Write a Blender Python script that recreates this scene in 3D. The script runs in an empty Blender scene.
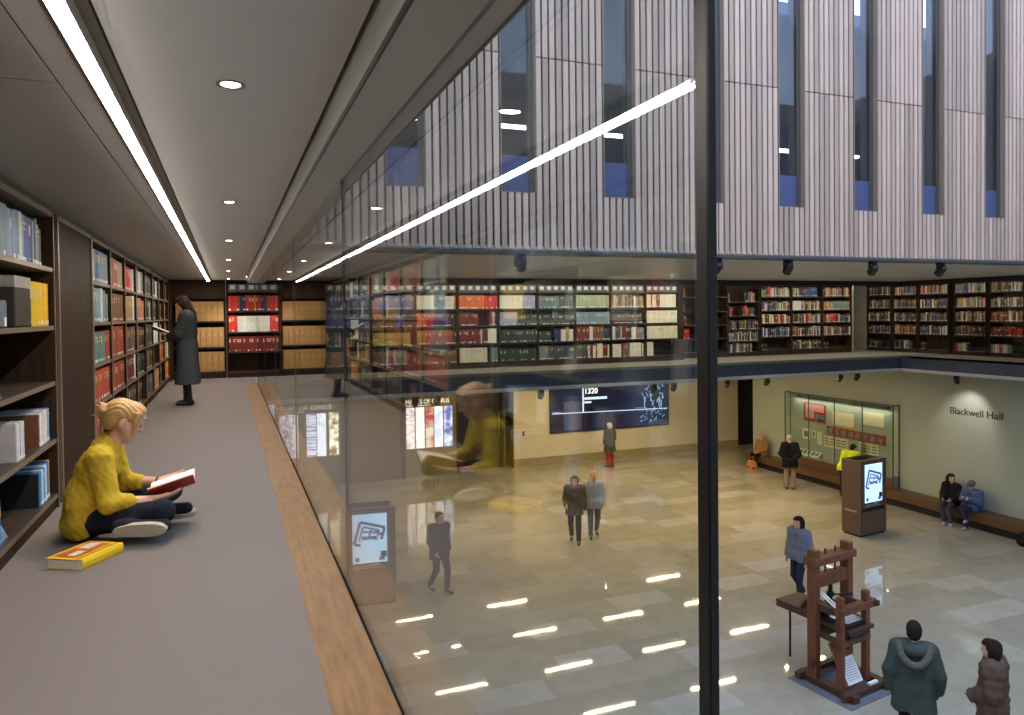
import bpy, math, random
import numpy as np
from mathutils import Vector, Matrix
random.seed(7)
SC = bpy.context.scene
COL = SC.collection
PI = math.pi

# ------------------------------------------------------------------ camera
CF, CYAW, CPITCH, CROLL, CCY = 727.74, .3720, -.0186, -.0113, 326.88
EYE = 1.32
_c, _s = math.cos(CYAW), math.sin(CYAW)
vF = Vector((_s*math.cos(CPITCH), _c*math.cos(CPITCH), math.sin(CPITCH)))
_R0 = Vector((_c, -_s, 0)); _U0 = _R0.cross(vF)
vR = _R0*math.cos(CROLL)+_U0*math.sin(CROLL)
vU = -_R0*math.sin(CROLL)+_U0*math.cos(CROLL)
vO = Vector((0, 0, EYE))
cd = bpy.data.cameras.new('camera'); cam = bpy.data.objects.new('camera', cd); COL.objects.link(cam)
cd.sensor_width = 36; cd.lens = CF*36/1024; cd.shift_y = -(357.5-CCY)/1024; cd.clip_start = .05; cd.clip_end = 200
M3 = Matrix((vR, vU, -vF)).transposed()
cam.matrix_world = Matrix.Translation(vO) @ M3.to_4x4()
SC.camera = cam
def ray(x, y): return vR*((x-512)/CF)+vU*((CCY-y)/CF)+vF
def onX(x, y, X): r = ray(x, y); return vO+r*(X/r.x)
def onY(x, y, Y): r = ray(x, y); return vO+r*(Y/r.y)
def onZ(x, y, Z): r = ray(x, y); return vO+r*((Z-EYE)/r.z)
def depth(p): return (Vector(p)-vO).dot(vF)
def proj(p):
    q = Vector(p)-vO; d = q.dot(vF)
    return 512+CF*q.dot(vR)/d, CCY-CF*q.dot(vU)/d

# ------------------------------------------------------------------ materials
def lin(c):
    return tuple(((v/255/12.92) if v/255 <= .04045 else ((v/255+.055)/1.055)**2.4) for v in c)+(1,)
MATS = {}
def mat(name, col, rough=.6, spec=.4, metal=0, noise=0, nscale=8, stretch=(1, 1, 1), bump=0, bscale=60, coat=0, isl=0):
    """principled material; noise = value variation by a stretched noise, isl = variation from piece to piece"""
    if name in MATS: return MATS[name]
    m = bpy.data.materials.new(name); m.use_nodes = True; MATS[name] = m
    nt = m.node_tree; b = nt.nodes['Principled BSDF']
    b.inputs['Base Color'].default_value = lin(col); b.inputs['Roughness'].default_value = rough
    b.inputs['Specular IOR Level'].default_value = spec; b.inputs['Metallic'].default_value = metal
    b.inputs['Coat Weight'].default_value = coat
    src = None
    def tex(sc, st):
        g = nt.nodes.new('ShaderNodeTexCoord'); mp = nt.nodes.new('ShaderNodeMapping')
        mp.inputs['Scale'].default_value = st
        n = nt.nodes.new('ShaderNodeTexNoise'); n.inputs['Scale'].default_value = sc; n.inputs['Detail'].default_value = 5
        nt.links.new(g.outputs['Object'], mp.inputs['Vector']); nt.links.new(mp.outputs['Vector'], n.inputs['Vector'])
        return n.outputs['Fac']
    def mixv(base, fac, amt):
        mr = nt.nodes.new('ShaderNodeMapRange'); mr.inputs['From Min'].default_value = .25; mr.inputs['From Max'].default_value = .75
        mr.inputs['To Min'].default_value = 1-amt; mr.inputs['To Max'].default_value = 1+amt; nt.links.new(fac, mr.inputs['Value'])
        h = nt.nodes.new('ShaderNodeHueSaturation')
        if base is None: h.inputs['Color'].default_value = lin(col)
        else: nt.links.new(base, h.inputs['Color'])
        nt.links.new(mr.outputs['Result'], h.inputs['Value']); return h.outputs['Color']
    if noise: src = mixv(src, tex(nscale, stretch), noise)
    if isl:
        g = nt.nodes.new('ShaderNodeNewGeometry'); src = mixv(src, g.outputs['Random Per Island'], isl)
    if src is not None: nt.links.new(src, b.inputs['Base Color'])
    if bump:
        bp = nt.nodes.new('ShaderNodeBump'); bp.inputs['Strength'].default_value = bump; bp.inputs['Distance'].default_value = .01
        nt.links.new(tex(bscale, (1, 1, 1)), bp.inputs['Height']); nt.links.new(bp.outputs['Normal'], b.inputs['Normal'])
    return m
def emit(name, col, st):
    if name in MATS: return MATS[name]
    m = bpy.data.materials.new(name); m.use_nodes = True; MATS[name] = m
    b = m.node_tree.nodes['Principled BSDF']; b.inputs['Base Color'].default_value = lin(col)
    b.inputs['Emission Color'].default_value = lin(col); b.inputs['Emission Strength'].default_value = st
    return m
def glass(name, tint=(255, 255, 255), ior=1.5, boost=1.0):
    if name in MATS: return MATS[name]
    m = bpy.data.materials.new(name); m.use_nodes = True; MATS[name] = m
    nt = m.node_tree; nt.nodes.remove(nt.nodes['Principled BSDF']); out = nt.nodes['Material Output']
    tr = nt.nodes.new('ShaderNodeBsdfTransparent'); tr.inputs['Color'].default_value = lin(tint)
    gl = nt.nodes.new('ShaderNodeBsdfGlossy'); gl.inputs['Roughness'].default_value = 0.0
    g = nt.nodes.new('ShaderNodeNewGeometry'); dt = nt.nodes.new('ShaderNodeVectorMath'); dt.operation = 'DOT_PRODUCT'
    nt.links.new(g.outputs['Normal'], dt.inputs[0]); nt.links.new(g.outputs['Incoming'], dt.inputs[1])
    def mth(op, a, b_):
        q = nt.nodes.new('ShaderNodeMath'); q.operation = op; q.use_clamp = op != 'POWER'
        for i, v in enumerate((a, b_)):
            if v is None: continue
            if isinstance(v, (int, float)): q.inputs[i].default_value = v
            else: nt.links.new(v, q.inputs[i])
        return q.outputs[0]
    ab = mth('ABSOLUTE', dt.outputs['Value'], None); om = mth('SUBTRACT', 1.0, ab); p5 = mth('POWER', om, 5.0)
    f0 = ((ior-1)/(ior+1))**2; sc_ = mth('MULTIPLY', p5, 1-f0); ad = mth('ADD', sc_, f0); fin = mth('MULTIPLY', ad, boost)
    mx = nt.nodes.new('ShaderNodeMixShader'); nt.links.new(fin, mx.inputs[0])
    nt.links.new(tr.outputs[0], mx.inputs[1]); nt.links.new(gl.outputs[0], mx.inputs[2]); nt.links.new(mx.outputs[0], out.inputs['Surface'])
    return m
DARKWOOD = mat('dark_oak', (56, 41, 29), .65, .08, noise=.35, nscale=3, stretch=(14, 14, 1.2))
SHELFWOOD = mat('dark_oak_shelf', (58, 46, 36), .45, .4, noise=.25, nscale=4, stretch=(2, 2, 20))
EDGE = mat('shelf_edge_oak', (112, 96, 78), .45, .4, noise=.15, nscale=6, stretch=(2, 2, 10))
BLACKGAP = mat('shadow_gap_black', (18, 16, 15), .8, .2)
BLACK = mat('black_metal', (16, 16, 18), .4, .5)
GREYBOX = mat('grey_board', (120, 122, 120), .8, .3)
WHITE = mat('white_paper', (232, 230, 222), .8, .3)
PAGES = mat('page_block', (218, 210, 190), .85, .2)
def attr_mat(name, rough=.6):
    m = bpy.data.materials.new(name); m.use_nodes = True; nt = m.node_tree
    a = nt.nodes.new('ShaderNodeAttribute'); a.attribute_name = 'Col'
    b = nt.nodes['Principled BSDF']; nt.links.new(a.outputs['Color'], b.inputs['Base Color']); b.inputs['Roughness'].default_value = rough
    return m
def objcol_mat(name, rough=.55):
    m = bpy.data.materials.new(name); m.use_nodes = True; nt = m.node_tree
    a = nt.nodes.new('ShaderNodeObjectInfo'); b = nt.nodes['Principled BSDF']
    n = nt.nodes.new('ShaderNodeTexNoise'); n.inputs['Scale'].default_value = 6
    mr = nt.nodes.new('ShaderNodeMapRange'); mr.inputs['To Min'].default_value = .8; mr.inputs['To Max'].default_value = 1.2
    nt.links.new(n.outputs['Fac'], mr.inputs['Value'])
    h = nt.nodes.new('ShaderNodeHueSaturation'); nt.links.new(a.outputs['Color'], h.inputs['Color']); nt.links.new(mr.outputs['Result'], h.inputs['Value'])
    nt.links.new(h.outputs['Color'], b.inputs['Base Color']); b.inputs['Roughness'].default_value = rough
    return m
BOOKMAT = objcol_mat('book_cover_cloth')

# ------------------------------------------------------------------ mesh helpers
class MB:
    def __init__(s): s.v = []; s.f = []; s.m = []; s.mi = 0
    def add(s, vs, fs):
        o = len(s.v); s.v += [tuple(v) for v in vs]; s.f += [tuple(i+o for i in f) for f in fs]; s.m += [s.mi]*len(fs)
        return s
    def box(s, x0, x1, y0, y1, z0, z1):
        x0, x1 = min(x0, x1), max(x0, x1); y0, y1 = min(y0, y1), max(y0, y1); z0, z1 = min(z0, z1), max(z0, z1)
        return s.add([(x, y, z) for z in (z0, z1) for y in (y0, y1) for x in (x0, x1)],
                     [(0, 2, 3, 1), (4, 5, 7, 6), (0, 1, 5, 4), (2, 6, 7, 3), (0, 4, 6, 2), (1, 3, 7, 5)])
    def bbox(s, x0, x1, y0, y1, z0, z1, b=.004):
        """box with chamfered edges"""
        vs = []; r = [(x0, x1), (y0, y1), (z0, z1)]
        import itertools
        idx = {}
        for c in itertools.product((0, 1), repeat=3):
            for ax in range(3):
                p = [r[i][c[i]] + (b if c[i] == 0 else -b)*(i != ax) for i in range(3)]
                idx[(c, ax)] = len(vs); vs.append(p)
        fs = []
        for ax in range(3):
            o1, o2 = [i for i in range(3) if i != ax]
            for sd in (0, 1):
                q = []
                for a, bb in ((0, 0), (1, 0), (1, 1), (0, 1)):
                    c = [0, 0, 0]; c[ax] = sd; c[o1] = a; c[o2] = bb; q.append(idx[(tuple(c), ax)])
                fs.append(q)
        for ax in range(3):
            o1, o2 = [i for i in range(3) if i != ax]
            for a in (0, 1):
                for bb in (0, 1):
                    c0 = [0, 0, 0]; c1 = [0, 0, 0]; c0[ax] = 0; c1[ax] = 1
                    c0[o1] = c1[o1] = a; c0[o2] = c1[o2] = bb; c0, c1 = tuple(c0), tuple(c1)
                    fs.append([idx[(c0, o1)], idx[(c1, o1)], idx[(c1, o2)], idx[(c0, o2)]])
        for c in itertools.product((0, 1), repeat=3): fs.append([idx[(c, 0)], idx[(c, 1)], idx[(c, 2)]])
        ctr = Vector([(a+bq)/2 for a, bq in r]); out = []
        for f in fs:
            a, bq, cq = (Vector(vs[i]) for i in f[:3]); n = (bq-a).cross(cq-a)
            m = sum((Vector(vs[i]) for i in f), Vector())/len(f)
            out.append(tuple(f) if n.dot(m-ctr) > 0 else tuple(reversed(f)))
        return s.add(vs, out)
    def obox(s, c, size, rot):
        h = [q/2 for q in size]; o = len(s.v)
        t = MB().box(-h[0], h[0], -h[1], h[1], -h[2], h[2]); R = rot if isinstance(rot, Matrix) else Matrix.Rotation(rot, 3, 'Z')
        return s.add([R @ Vector(v)+Vector(c) for v in t.v], t.f)
    def beam(s, a, b, w, h, up=(0, 0, 1)):
        a, b = Vector(a), Vector(b); d = (b-a); L = d.length; d.normalize(); u = Vector(up)
        if abs(d.dot(u)) > .98: u = Vector((0, 1, 0))
        x = d.cross(u).normalized(); u = x.cross(d)
        return s.obox((a+b)/2, (w, L, h), Matrix((x, d, u)).transposed())
    def cyl(s, a, b, r0, r1=None, n=12, caps=True):
        r1 = r0 if r1 is None else r1; a, b = Vector(a), Vector(b); d = (b-a).normalized()
        x = d.orthogonal().normalized(); y = d.cross(x); vs = []
        for p, r in ((a, r0), (b, r1)):
            vs += [p+(x*math.cos(2*PI*i/n)+y*math.sin(2*PI*i/n))*r for i in range(n)]
        fs = [(i, (i+1) % n, n+(i+1) % n, n+i) for i in range(n)]
        if caps: fs += [tuple(reversed(range(n))), tuple(range(n, 2*n))]
        return s.add(vs, fs)
    def lathe(s, c, prof, n=20):
        vs = []; c = Vector(c)
        for r, z in prof: vs += [c+Vector((r*math.cos(2*PI*i/n), r*math.sin(2*PI*i/n), z)) for i in range(n)]
        fs = [(k*n+i, k*n+(i+1) % n, (k+1)*n+(i+1) % n, (k+1)*n+i) for k in range(len(prof)-1) for i in range(n)]
        return s.add(vs, fs)
    def quad(s, a, b, c, d): return s.add([a, b, c, d], [(0, 1, 2, 3)])
    def slab(s, a, b, c, d, n, t):
        n = Vector(n).normalized()*t; p = [Vector(q) for q in (a, b, c, d)]
        return s.add(p+[q-n for q in p], [(0, 1, 2, 3), (7, 6, 5, 4), (0, 4, 5, 1), (1, 5, 6, 2), (2, 6, 7, 3), (3, 7, 4, 0)])
    def build(s, name, mats, parent=None, smooth=False):
        me = bpy.data.meshes.new(name); me.from_pydata(s.v, [], s.f); me.update()
        if not isinstance(mats, (list, tuple)): mats = [mats]
        for m in mats: me.materials.append(m)
        if len(mats) > 1: me.polygons.foreach_set('material_index', s.m)
        if smooth: me.polygons.foreach_set('use_smooth', [True]*len(me.polygons))
        o = bpy.data.objects.new(name, me); COL.objects.link(o)
        if parent is not None: o.parent = parent
        return o
def tag(o, label=None, cat=None, group=None, kind=None):
    if label: o['label'] = label
    if cat: o['category'] = cat
    if group: o['group'] = group
    if kind: o['kind'] = kind
    return o
def thing(name, label, cat, loc=(0, 0, 0), rz=0, group=None):
    o = bpy.data.objects.new(name, None); COL.objects.link(o); o.location = loc; o.rotation_euler.z = rz; o.empty_display_size = .1
    return tag(o, label, cat, group)
def struct(name, mb, m, parent=None, label=None):
    o = mb.build(name, m, parent)
    if parent is None: tag(o, kind='structure')
    if label: o['label'] = label
    return o
def text(name, body, size, M, m, parent=None, ext=.004, sx=1.0, bold=0.0):
    cu = bpy.data.curves.new(name, 'FONT'); cu.body = body; cu.size = size; cu.extrude = ext; cu.align_x = 'LEFT'; cu.offset = bold
    o = bpy.data.objects.new(name+'_c', cu); COL.objects.link(o); bpy.context.view_layer.update()
    me = bpy.data.meshes.new_from_object(o.evaluated_get(bpy.context.evaluated_depsgraph_get())); COL.objects.unlink(o); bpy.data.objects.remove(o)
    me.materials.clear(); me.materials.append(m); me.transform(M @ Matrix.Diagonal((sx, 1, 1, 1))); me.name = name
    r = bpy.data.objects.new(name, me); COL.objects.link(r)
    if parent is not None: r.parent = parent
    return r
def frameM(o, x, y):
    x = Vector(x).normalized(); y = Vector(y).normalized(); z = x.cross(y)
    return Matrix.Translation(Vector(o)) @ Matrix((x, y, z)).transposed().to_4x4()

# ------------------------------------------------------------------ key dimensions
CEIL = 2.10; XT = .513; XG = .525; XB = -1.12          # gallery ceiling, glass line, bookcase fronts
YE = 15.25; YW = 16.7; XE = 17.75; XR = 19.25  # far gallery edge, far bookcases, right gallery edge and bookcases
ZH = -4.5; YH = 25.6; XH = 18.7; ZU = -.45    # hall floor, hall far wall, hall right wall, underside of galleries
YF = 8.40; ZF = 2.10                          # timber facade plane and its lower edge

# ------------------------------------------------------------------ gallery shell
def carpet():
    m = mat('grey_carpet', (121, 111, 105), .95, .1, noise=.10, nscale=160, bump=.5, bscale=420); return m
CARPET = carpet()
OAK = mat('oak_border', (124, 92, 60), .5, .35, noise=.3, nscale=5, stretch=(7, .8, 7))
struct('floor', MB().box(-1.6, .30, -2, YW, -.06, 0).box(.30, XT, 14.9, YW, -.06, 0), CARPET)
f = MB().box(.30, XT, -2, 14.9, -.06, .001); struct('trim_1', f, OAK)
b = MB().box(.26, XT, -2, 17.2, ZU, -.06); struct('floor_slab', b, mat('slab_plaster', (190, 188, 182), .8))
struct('trim_2', MB().box(XT, XT+.006, -2, 15.1, -.06, .006), mat('edge_trim_black', (20, 20, 20), .9, .05))
struct('floor_far', MB().box(XT, XE+1.6, 15.2, 18.6, -.06, -.001).box(XE, XR+.4, -2, 14.9, -.06, -.001), mat('pale_gallery_floor', (138, 130, 116), .7, .2, noise=.06, nscale=30))
FASC = mat('navy_fascia', (72, 82, 100), .25, .5, noise=.1, nscale=3)
struct('trim_3', MB().box(XG+.03, XE, YE, YE+.1, -.36, -.004).box(XE, XE+.1, -2, YE+.1, -.36, -.004), FASC)
struct('trim_4', MB().box(XG+.03, XE, YE-.02, YE+.1, ZU+.02, -.36).box(XE-.02, XE+.1, -2, YE+.1, ZU+.02, -.36), mat('fascia_edge_grey', (200, 204, 212), .4, .5))
WALLD = mat('wall_dark_board', (52, 42, 34), .7, .2)
struct('wall_corner', MB().box(-1.5, -1.10, 16.503, 16.75, 0, CEIL), DARKWOOD)
struct('wall_left', MB().box(-1.7, -1.5, -2, 17.2, -.06, 2.5), WALLD)
struct('wall_back', MB().box(-1.7, .60, -2.1, -2, -.06, 2.5), mat('plaster_warm', (150, 142, 130), .9, .1))
# ceiling: panelled margin, light recess, plaster, groove and lowered beam over the glass
PANEL = mat('ceiling_panel_satin', (150, 146, 142), .42, .5, noise=.05, nscale=3)
PLAST = mat('ceiling_plaster', (224, 222, 220), .85, .2)
c = MB()
ys = [-2+2.4*i for i in range(9)]
for a, bq in zip(ys[:-1], ys[1:]): c.box(-1.5, -.512, a+.003, min(bq, 17.0)-.003, CEIL, CEIL+.05)
c.box(-.506, -.425, -2, 17, CEIL, CEIL+.05); struct('ceiling_left', c, PANEL)
struct('ceiling_recess', MB().box(-1.6, .60, -2, 17.2, CEIL+.12, CEIL+.16), BLACKGAP)
c = MB().box(-.30, .350, -2, 17, CEIL, CEIL+.05); struct('ceiling', c, PLAST)
c = MB().box(-.425, -.42, -2, 17, CEIL+.0, CEIL+.1).box(-.42, -.31, -2, 17, CEIL+.006, CEIL+.05)
struct('trim_5', c, mat('recess_lining', (150, 138, 118), .5, .4))
BEAM = mat('beam_satin_grey', (176, 176, 170), .35, .5)
c = MB()
for i in range(7): c.box(.366, .585, -2+2.84*i+.0+.003, min(-2+2.84*(i+1), 15.2)-.003, 1.97, CEIL+.1)
struct('ceiling_beam', c, BEAM)
struct('trim_6', MB().box(.362, .368, -2, 15.2, 1.965, 1.985).box(.586, .592, -2, 15.2, 1.965, 2.3), BLACK)
# strip light
sl = thing('strip_light', 'long white strip light running along the gallery ceiling above the bookcases', 'light', (-.362, 8, CEIL-.045))
MB().box(-.0205, .0205, -9, 8.3, -.003, .0).build('diffuser', emit('strip_emission', (255, 246, 234), 48), sl)
MB().box(-.023, .023, -9, 8.31, .0005, .045).build('housing', mat('alu_edge', (190, 185, 175), .4, .5), sl)
ords = ['first', 'second', 'third', 'fourth', 'fifth', 'sixth', 'seventh', 'eighth', 'ninth', 'tenth', 'eleventh', 'twelfth', 'thirteenth', 'fourteenth', 'fifteenth', 'sixteenth', 'seventeenth', 'eighteenth', 'nineteenth', 'twentieth', 'twenty-first', 'twenty-second', 'twenty-third', 'twenty-fourth', 'twenty-fifth', 'twenty-sixth', 'twenty-seventh', 'twenty-eighth', 'twenty-ninth', 'thirtieth']
dl_emit = emit('downlight_emission', (255, 240, 214), 24)
for i in range(6):
    y = 2.63+2.69*i
    t = thing('downlight', 'small round downlight, %s from the viewer in the line along the grey ceiling' % ords[i], 'downlight', (.022, y, CEIL), 0, 'ceiling downlights over the walkway')
    MB().lathe((0, 0, 0), [(.047, 0), (.047, -.004), (.036, -.004), (.030, .0)], 24).build('trim_ring', mat('ring_grey', (120, 116, 110), .4, .5), t)
    MB().lathe((0, 0, -.0015), [(.030, .0), (.024, -.003), (.0, -.005)], 24).build('lamp', dl_emit, t)
    ld = bpy.data.lights.new('downlight_beam', 'SPOT'); ld.energy = 60; ld.spot_size = 1.9; ld.spot_blend = .6; ld.color = (1, .93, .82); ld.shadow_soft_size = .04
    lo = bpy.data.objects.new('downlight_beam', ld); COL.objects.link(lo); lo.parent = t; lo.location = (0, 0, -.02)

# ------------------------------------------------------------------ glass wall of the gallery
GLASS = glass('gallery_glass', (248, 251, 250), 1.7, 1.0)
for i in range(6):
    y0 = .735+2.832*i; w = MB().box(XG-.006, XG+.006, y0+.0015, min(y0+2.8305, 15.2), -.16, 1.97)
    struct('window_%d' % (i+1), w, GLASS)
e = MB()
for i in range(1, 6): e.box(XG-.007, XG+.007, .735+2.832*i-.003, .735+2.832*i+.003, -.16, 1.97)
struct('trim_7', e, mat('glass_joint_seal', (40, 44, 44), .5))
po = MB().bbox(XG-.007, XG+.007, .702, .7265, -.5, 1.97, .002)
struct('window_post', po, BLACK)
FG = glass('far_gallery_glass', (246, 248, 250), 1.45, .8)
g = MB()
for i in range(6): g.box(11.845-2.84*(3-i)+.003-.0, min(11.845-2.84*(2-i)-.003, XE-.01), YE+.004, YE+.016, 0, 1.98)
struct('window_far_1', g, FG)
g = MB()
for i in range(4): g.box(XE+.004, XE+.016, 15.2-2.84*(i+1)+.003, 15.2-2.84*i-.003, 0, 1.98)
struct('window_far_2', g, FG)
struct('trim_8', MB().box(.59, XE+.12, YE-.01, YE+.12, 1.98, CEIL+.05).box(XE, XE+.12, -2, YE, 1.98, CEIL+.05), mat('bulkhead_dark', (38, 40, 42), .6, .3))
# ceilings over the far and right galleries and soffit under the timber box
SOFF = mat('soffit_satin', (190, 190, 184), .32, .5, noise=.05, nscale=2)
c = MB()
xs = [.592]+[1.8+1.9*i for i in range(11)]
for a, bq in zip(xs[:-1], xs[1:]):
    for ya, yb in ((YF+.02, 11.7), (11.7, YE-.0)): c.box(a+.004, bq-.004, ya+.004, yb-.004, CEIL, CEIL+.06)
struct('ceiling_soffit', c, SOFF)
struct('ceiling_far', MB().box(.592, 21, YE, 18.8, CEIL, CEIL+.06).box(XE, 21, -2, YF+.0, CEIL, CEIL+.06), mat('ceiling_far_grey', (120, 116, 108), .6))
struct('ceiling_soffit_back', MB().box(.59, 21, YF+.1, 18.8, CEIL+.07, CEIL+.12), BLACKGAP)

# ------------------------------------------------------------------ bookcases
BOOKS = []   # collected first, the largest in view become objects of their own
CREAM, NAVY = (226, 216, 188), (38, 44, 74)
CN = {}
def C(n): return CN[n]
CN.update(dict(pale_blue=(128, 150, 176), blue=(62, 86, 140), bright_blue=(52, 130, 196), navy=NAVY, grey_blue=(112, 134, 146), grey=(128, 128, 124), dark_grey=(70, 72, 72), black=(30, 30, 34),
    white=(206, 202, 194), cream=CREAM, yellow=(220, 176, 34), olive=(176, 152, 50), orange=(214, 102, 38), red=(190, 36, 32), bright_red=(200, 44, 30), brick_red=(154, 66, 44), dark_red=(112, 26, 30), maroon=(88, 34, 36),
    brown=(112, 78, 50), tan=(168, 132, 88), dark_brown=(66, 48, 38), green=(66, 100, 70), dark_green=(48, 62, 55), pale_green=(160, 170, 138), grey_green=(116, 136, 122), teal=(94, 118, 114), purple=(86, 56, 104), lilac=(156, 154, 176), pink=(206, 140, 132)))
MIXES = dict(mix='maroon brown navy cream dark_green black grey dark_red tan white brown dark_grey brown maroon tan blue black grey pale_green dark_brown'.split(),
    darkmix='black dark_green dark_grey navy brown dark_brown maroon black dark_grey tan white'.split(), warm='dark_red brown brick_red tan maroon brown cream brick_red tan dark_brown dark_grey'.split(),
    cool='navy dark_grey navy grey_blue black dark_green white dark_grey maroon'.split(), light='cream white tan pale_green grey yellow brown white red navy'.split(),
    rednavy='bright_red navy bright_red navy orange bright_red red orange purple brick_red orange dark_grey brick_red red navy red'.split(),
    whitered='cream cream white dark_red cream dark_grey white red'.split(), redgreen='red tan brown grey_blue red tan green dark_grey maroon cream brown tan'.split(), dred='dark_red maroon dark_red red dark_red brown'.split())
rnd = random.Random(3)
def fill(phrase, shelf, o, u, n, L, z, spec, hmax, first='left', depth_=.2, setb=.02):
    """one shelf of books: o = its start on the shelf front, u = along the shelf, n = out of the case; spec = [(what, count or None, height, thickness)]"""
    u, n = Vector(u), Vector(n); x = .012; k = 0
    if all(q[0] != 'gap' for q in spec) and all(len(q) > 1 and q[1] for q in spec) and hmax > .32 and not phrase.startswith('nearest'):
        tot = sum(q[1]*((list(q)+[None]*4)[3] or .038) for q in spec); kf = .96*L/tot if tot > .3*L else 1
        if kf > 1.05: spec = [(q[0], max(1, round(q[1]*kf)))+tuple(q[2:]) for q in spec]
    rows = []
    for s in spec:
        w, cnt, hh, th = (list(s)+[None]*4)[:4]
        if w == 'gap': x += cnt; continue
        pal = MIXES.get(w)
        same = not pal; hb = (hh or rnd.uniform(.82, .95))*hmax; tb = th or rnd.uniform(.03, .05)
        i = 0
        while (cnt is None or i < cnt):
            h = hb*(1 if same else rnd.uniform(.78, 1.04)); h = min(h, hmax*.97); t = tb*(rnd.uniform(.95, 1.05) if same else rnd.uniform(.6, 1.15))
            if x+t > L-.008: break
            cn = w if same else pal[rnd.randrange(len(pal))]
            cc = tuple(max(0, min(255, v*(rnd.uniform(.94, 1.06)))) for v in C(cn))
            d = depth_*(1 if same else rnd.uniform(.8, 1.08))
            rows.append(dict(cn=cn, col=cc, p=Vector((o[0], o[1], 0))+u*(x+t/2)-n*(setb+rnd.uniform(0, .006 if same else .025)), z=z, t=t*.96, d=d, h=h, n=n, phrase=phrase, shelf=shelf, u=u, first=first, lab=rnd.random()))
            x += t; i += 1
    for k, r in enumerate(rows): r['k'] = k; r['of'] = len(rows)
    BOOKS.extend(rows)
def bookcase(label, o, u, n, W, D, shelves, top, dark=False, back=True, fascia=None, sidew=.025, fr=0):
    """o = bottom left corner of the front, u = to the right along the front, n = outward"""
    u, n = Vector(u), Vector(n); O = Vector(o)
    t = thing('bookcase', label, 'bookcase', O, math.atan2(u.y, u.x), 'bookcases along the gallery walls')
    # local frame: x along the front, y = into the case (-n) : x cross y = z for a right-handed frame
    sgn = 1 if u.cross(-n).z > 0 else -1
    def bx(mb, x0, x1, d0, d1, z0, z1): return mb.box(x0, x1, sgn*d0, sgn*d1, z0, z1)
    bx(MB(), 0, W, D-.02, D, 0, top).build('back_panel', DARKWOOD, t)
    for x in (0, W-sidew):
        m = MB(); bx(m, x, x+sidew, .004, D, 0, top); m.mi = 1; bx(m, x, x+sidew, 0, .004, 0, top); m.build('side_panel', [DARKWOOD, EDGE if not dark else DARKWOOD], t)
    for z in shelves:
        m = MB(); bx(m, sidew, W-sidew, .012+fr, D-.02, z-.03, z); m.mi = 1; bx(m, sidew, W-sidew, .008+fr, .012+fr, z-.03, z); m.build('shelf', [SHELFWOOD, EDGE if not dark else SHELFWOOD], t)
    z0 = min(shelves)-.03
    if z0 > .03: m = MB(); bx(m, sidew, W-sidew, .015, D-.02, 0, z0); m.build('plinth', DARKWOOD, t)
    m = MB(); bx(m, sidew, W-sidew, .005, D-.02, top-.035, top); m.build('cornice', DARKWOOD if dark else EDGE, t)
    if fascia: m = MB(); bx(m, sidew, W-sidew, .010, .03, fascia, top-.035); m.build('fascia_panel', DARKWOOD, t)
    return t
# left wall: seen from the walkway they run away from the viewer (near end first)
UL, NL = (0, 1, 0), (1, 0, 0)
Atop = 2.06
Aph = ['nearest bookcase in view', 'bookcase just behind the viewer', 'bookcase furthest behind the viewer']
for i, (y0, y1) in enumerate(((4.32, 5.90), (2.72, 4.30), (1.12, 2.70))):
    bookcase(['dark oak bookcase at the left edge, nearest to the viewer, with blue and yellow books',
              'dark oak bookcase before the nearest one, showing only in the glass', 'dark oak bookcase furthest back along the walkway, showing only in the glass'][i],
             (XB, y0, 0), UL, NL, y1-y0, .36, [.10, .485, .885, 1.27, 1.67], Atop)
    W = y1-y0-.05; ph = Aph[i]; st = lambda z, k=.025: (XB, y0+k, z)
    def FL(s, z, spec, hm, **kw): fill(ph, s, st(z), UL, NL, W, z, spec, hm, first='near end', **kw)
    FL('top', 1.67, [('gap', .38), ('pale_green', 2, .88, .05), ('grey_blue', 3, .9, .048), ('pale_blue', 3, .86, .05), ('grey_blue', 2, .9, .05), ('white', 1, .9, .05), ('pale_blue', 1, .88, .05), ('blue', 3, .87, .052), ('navy', 1, .85, .06), ('pale_blue', 1, .85, .045), ('navy', 1, .86, .03), ('grey_blue', 1, .92, .05), ('grey', 1, .82, .05), ('dark_grey', 1, .75, .06)], .34, setb=.05)
    if i == 0: FL('second', 1.27, [('gap', .1), ('white', 3, .6, .05), ('gap', .74), ('black', 1, .8, .03), ('gap', .02), ('yellow', 16, .80, .030)], .36, setb=.03, depth_=.24)
    else: FL('second', 1.27, [('gap', .1), ('olive', 6, .8, .03), ('gap', .2), ('grey', 3, .7, .05), ('red', 4, .8, .04), ('gap', .2), ('cream', 6, .75, .04)], .36)
    if i: FL('third', .885, [('gap', .2), ('blue', 6, .8, .03), ('white', 5, .8, .03), ('gap', .3), ('grey', 8, .7, .03)], .36)
    FL('fourth', .485, [('gap', .1), ('white', 4, .7, .03), ('bright_blue', 2, .7, .03), ('gap', .35), ('white', 2, .62, .03), ('bright_blue', 1, .62, .03), ('white', 2, .62, .03), ('gap', .38), ('brown', 1, .58, .02), ('white', 2, .6, .035), ('pale_blue', 1, .6, .035), ('white', 3, .61, .035), ('pale_blue', 1, .62, .03), ('bright_blue', 1, .62, .035)], .36, setb=.03, depth_=.26)  # the brown book stands in for shade on the block's near side
    FL('bottom', .10, [('gap', .1), ('bright_blue', 6, .7, .03), ('gap', .83), ('black', 1, .6, .02), ('bright_blue', 2, .62, .03), ('white', 2, .62, .03), ('bright_blue', 1, .64, .03), ('white', 2, .66, .03), ('bright_blue', 1, .68, .03), ('blue', 1, .7, .03), ('yellow', 1, .71, .02)], .36, setb=.03, depth_=.27)  # the black book paints the shaded near face of the last block
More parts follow.
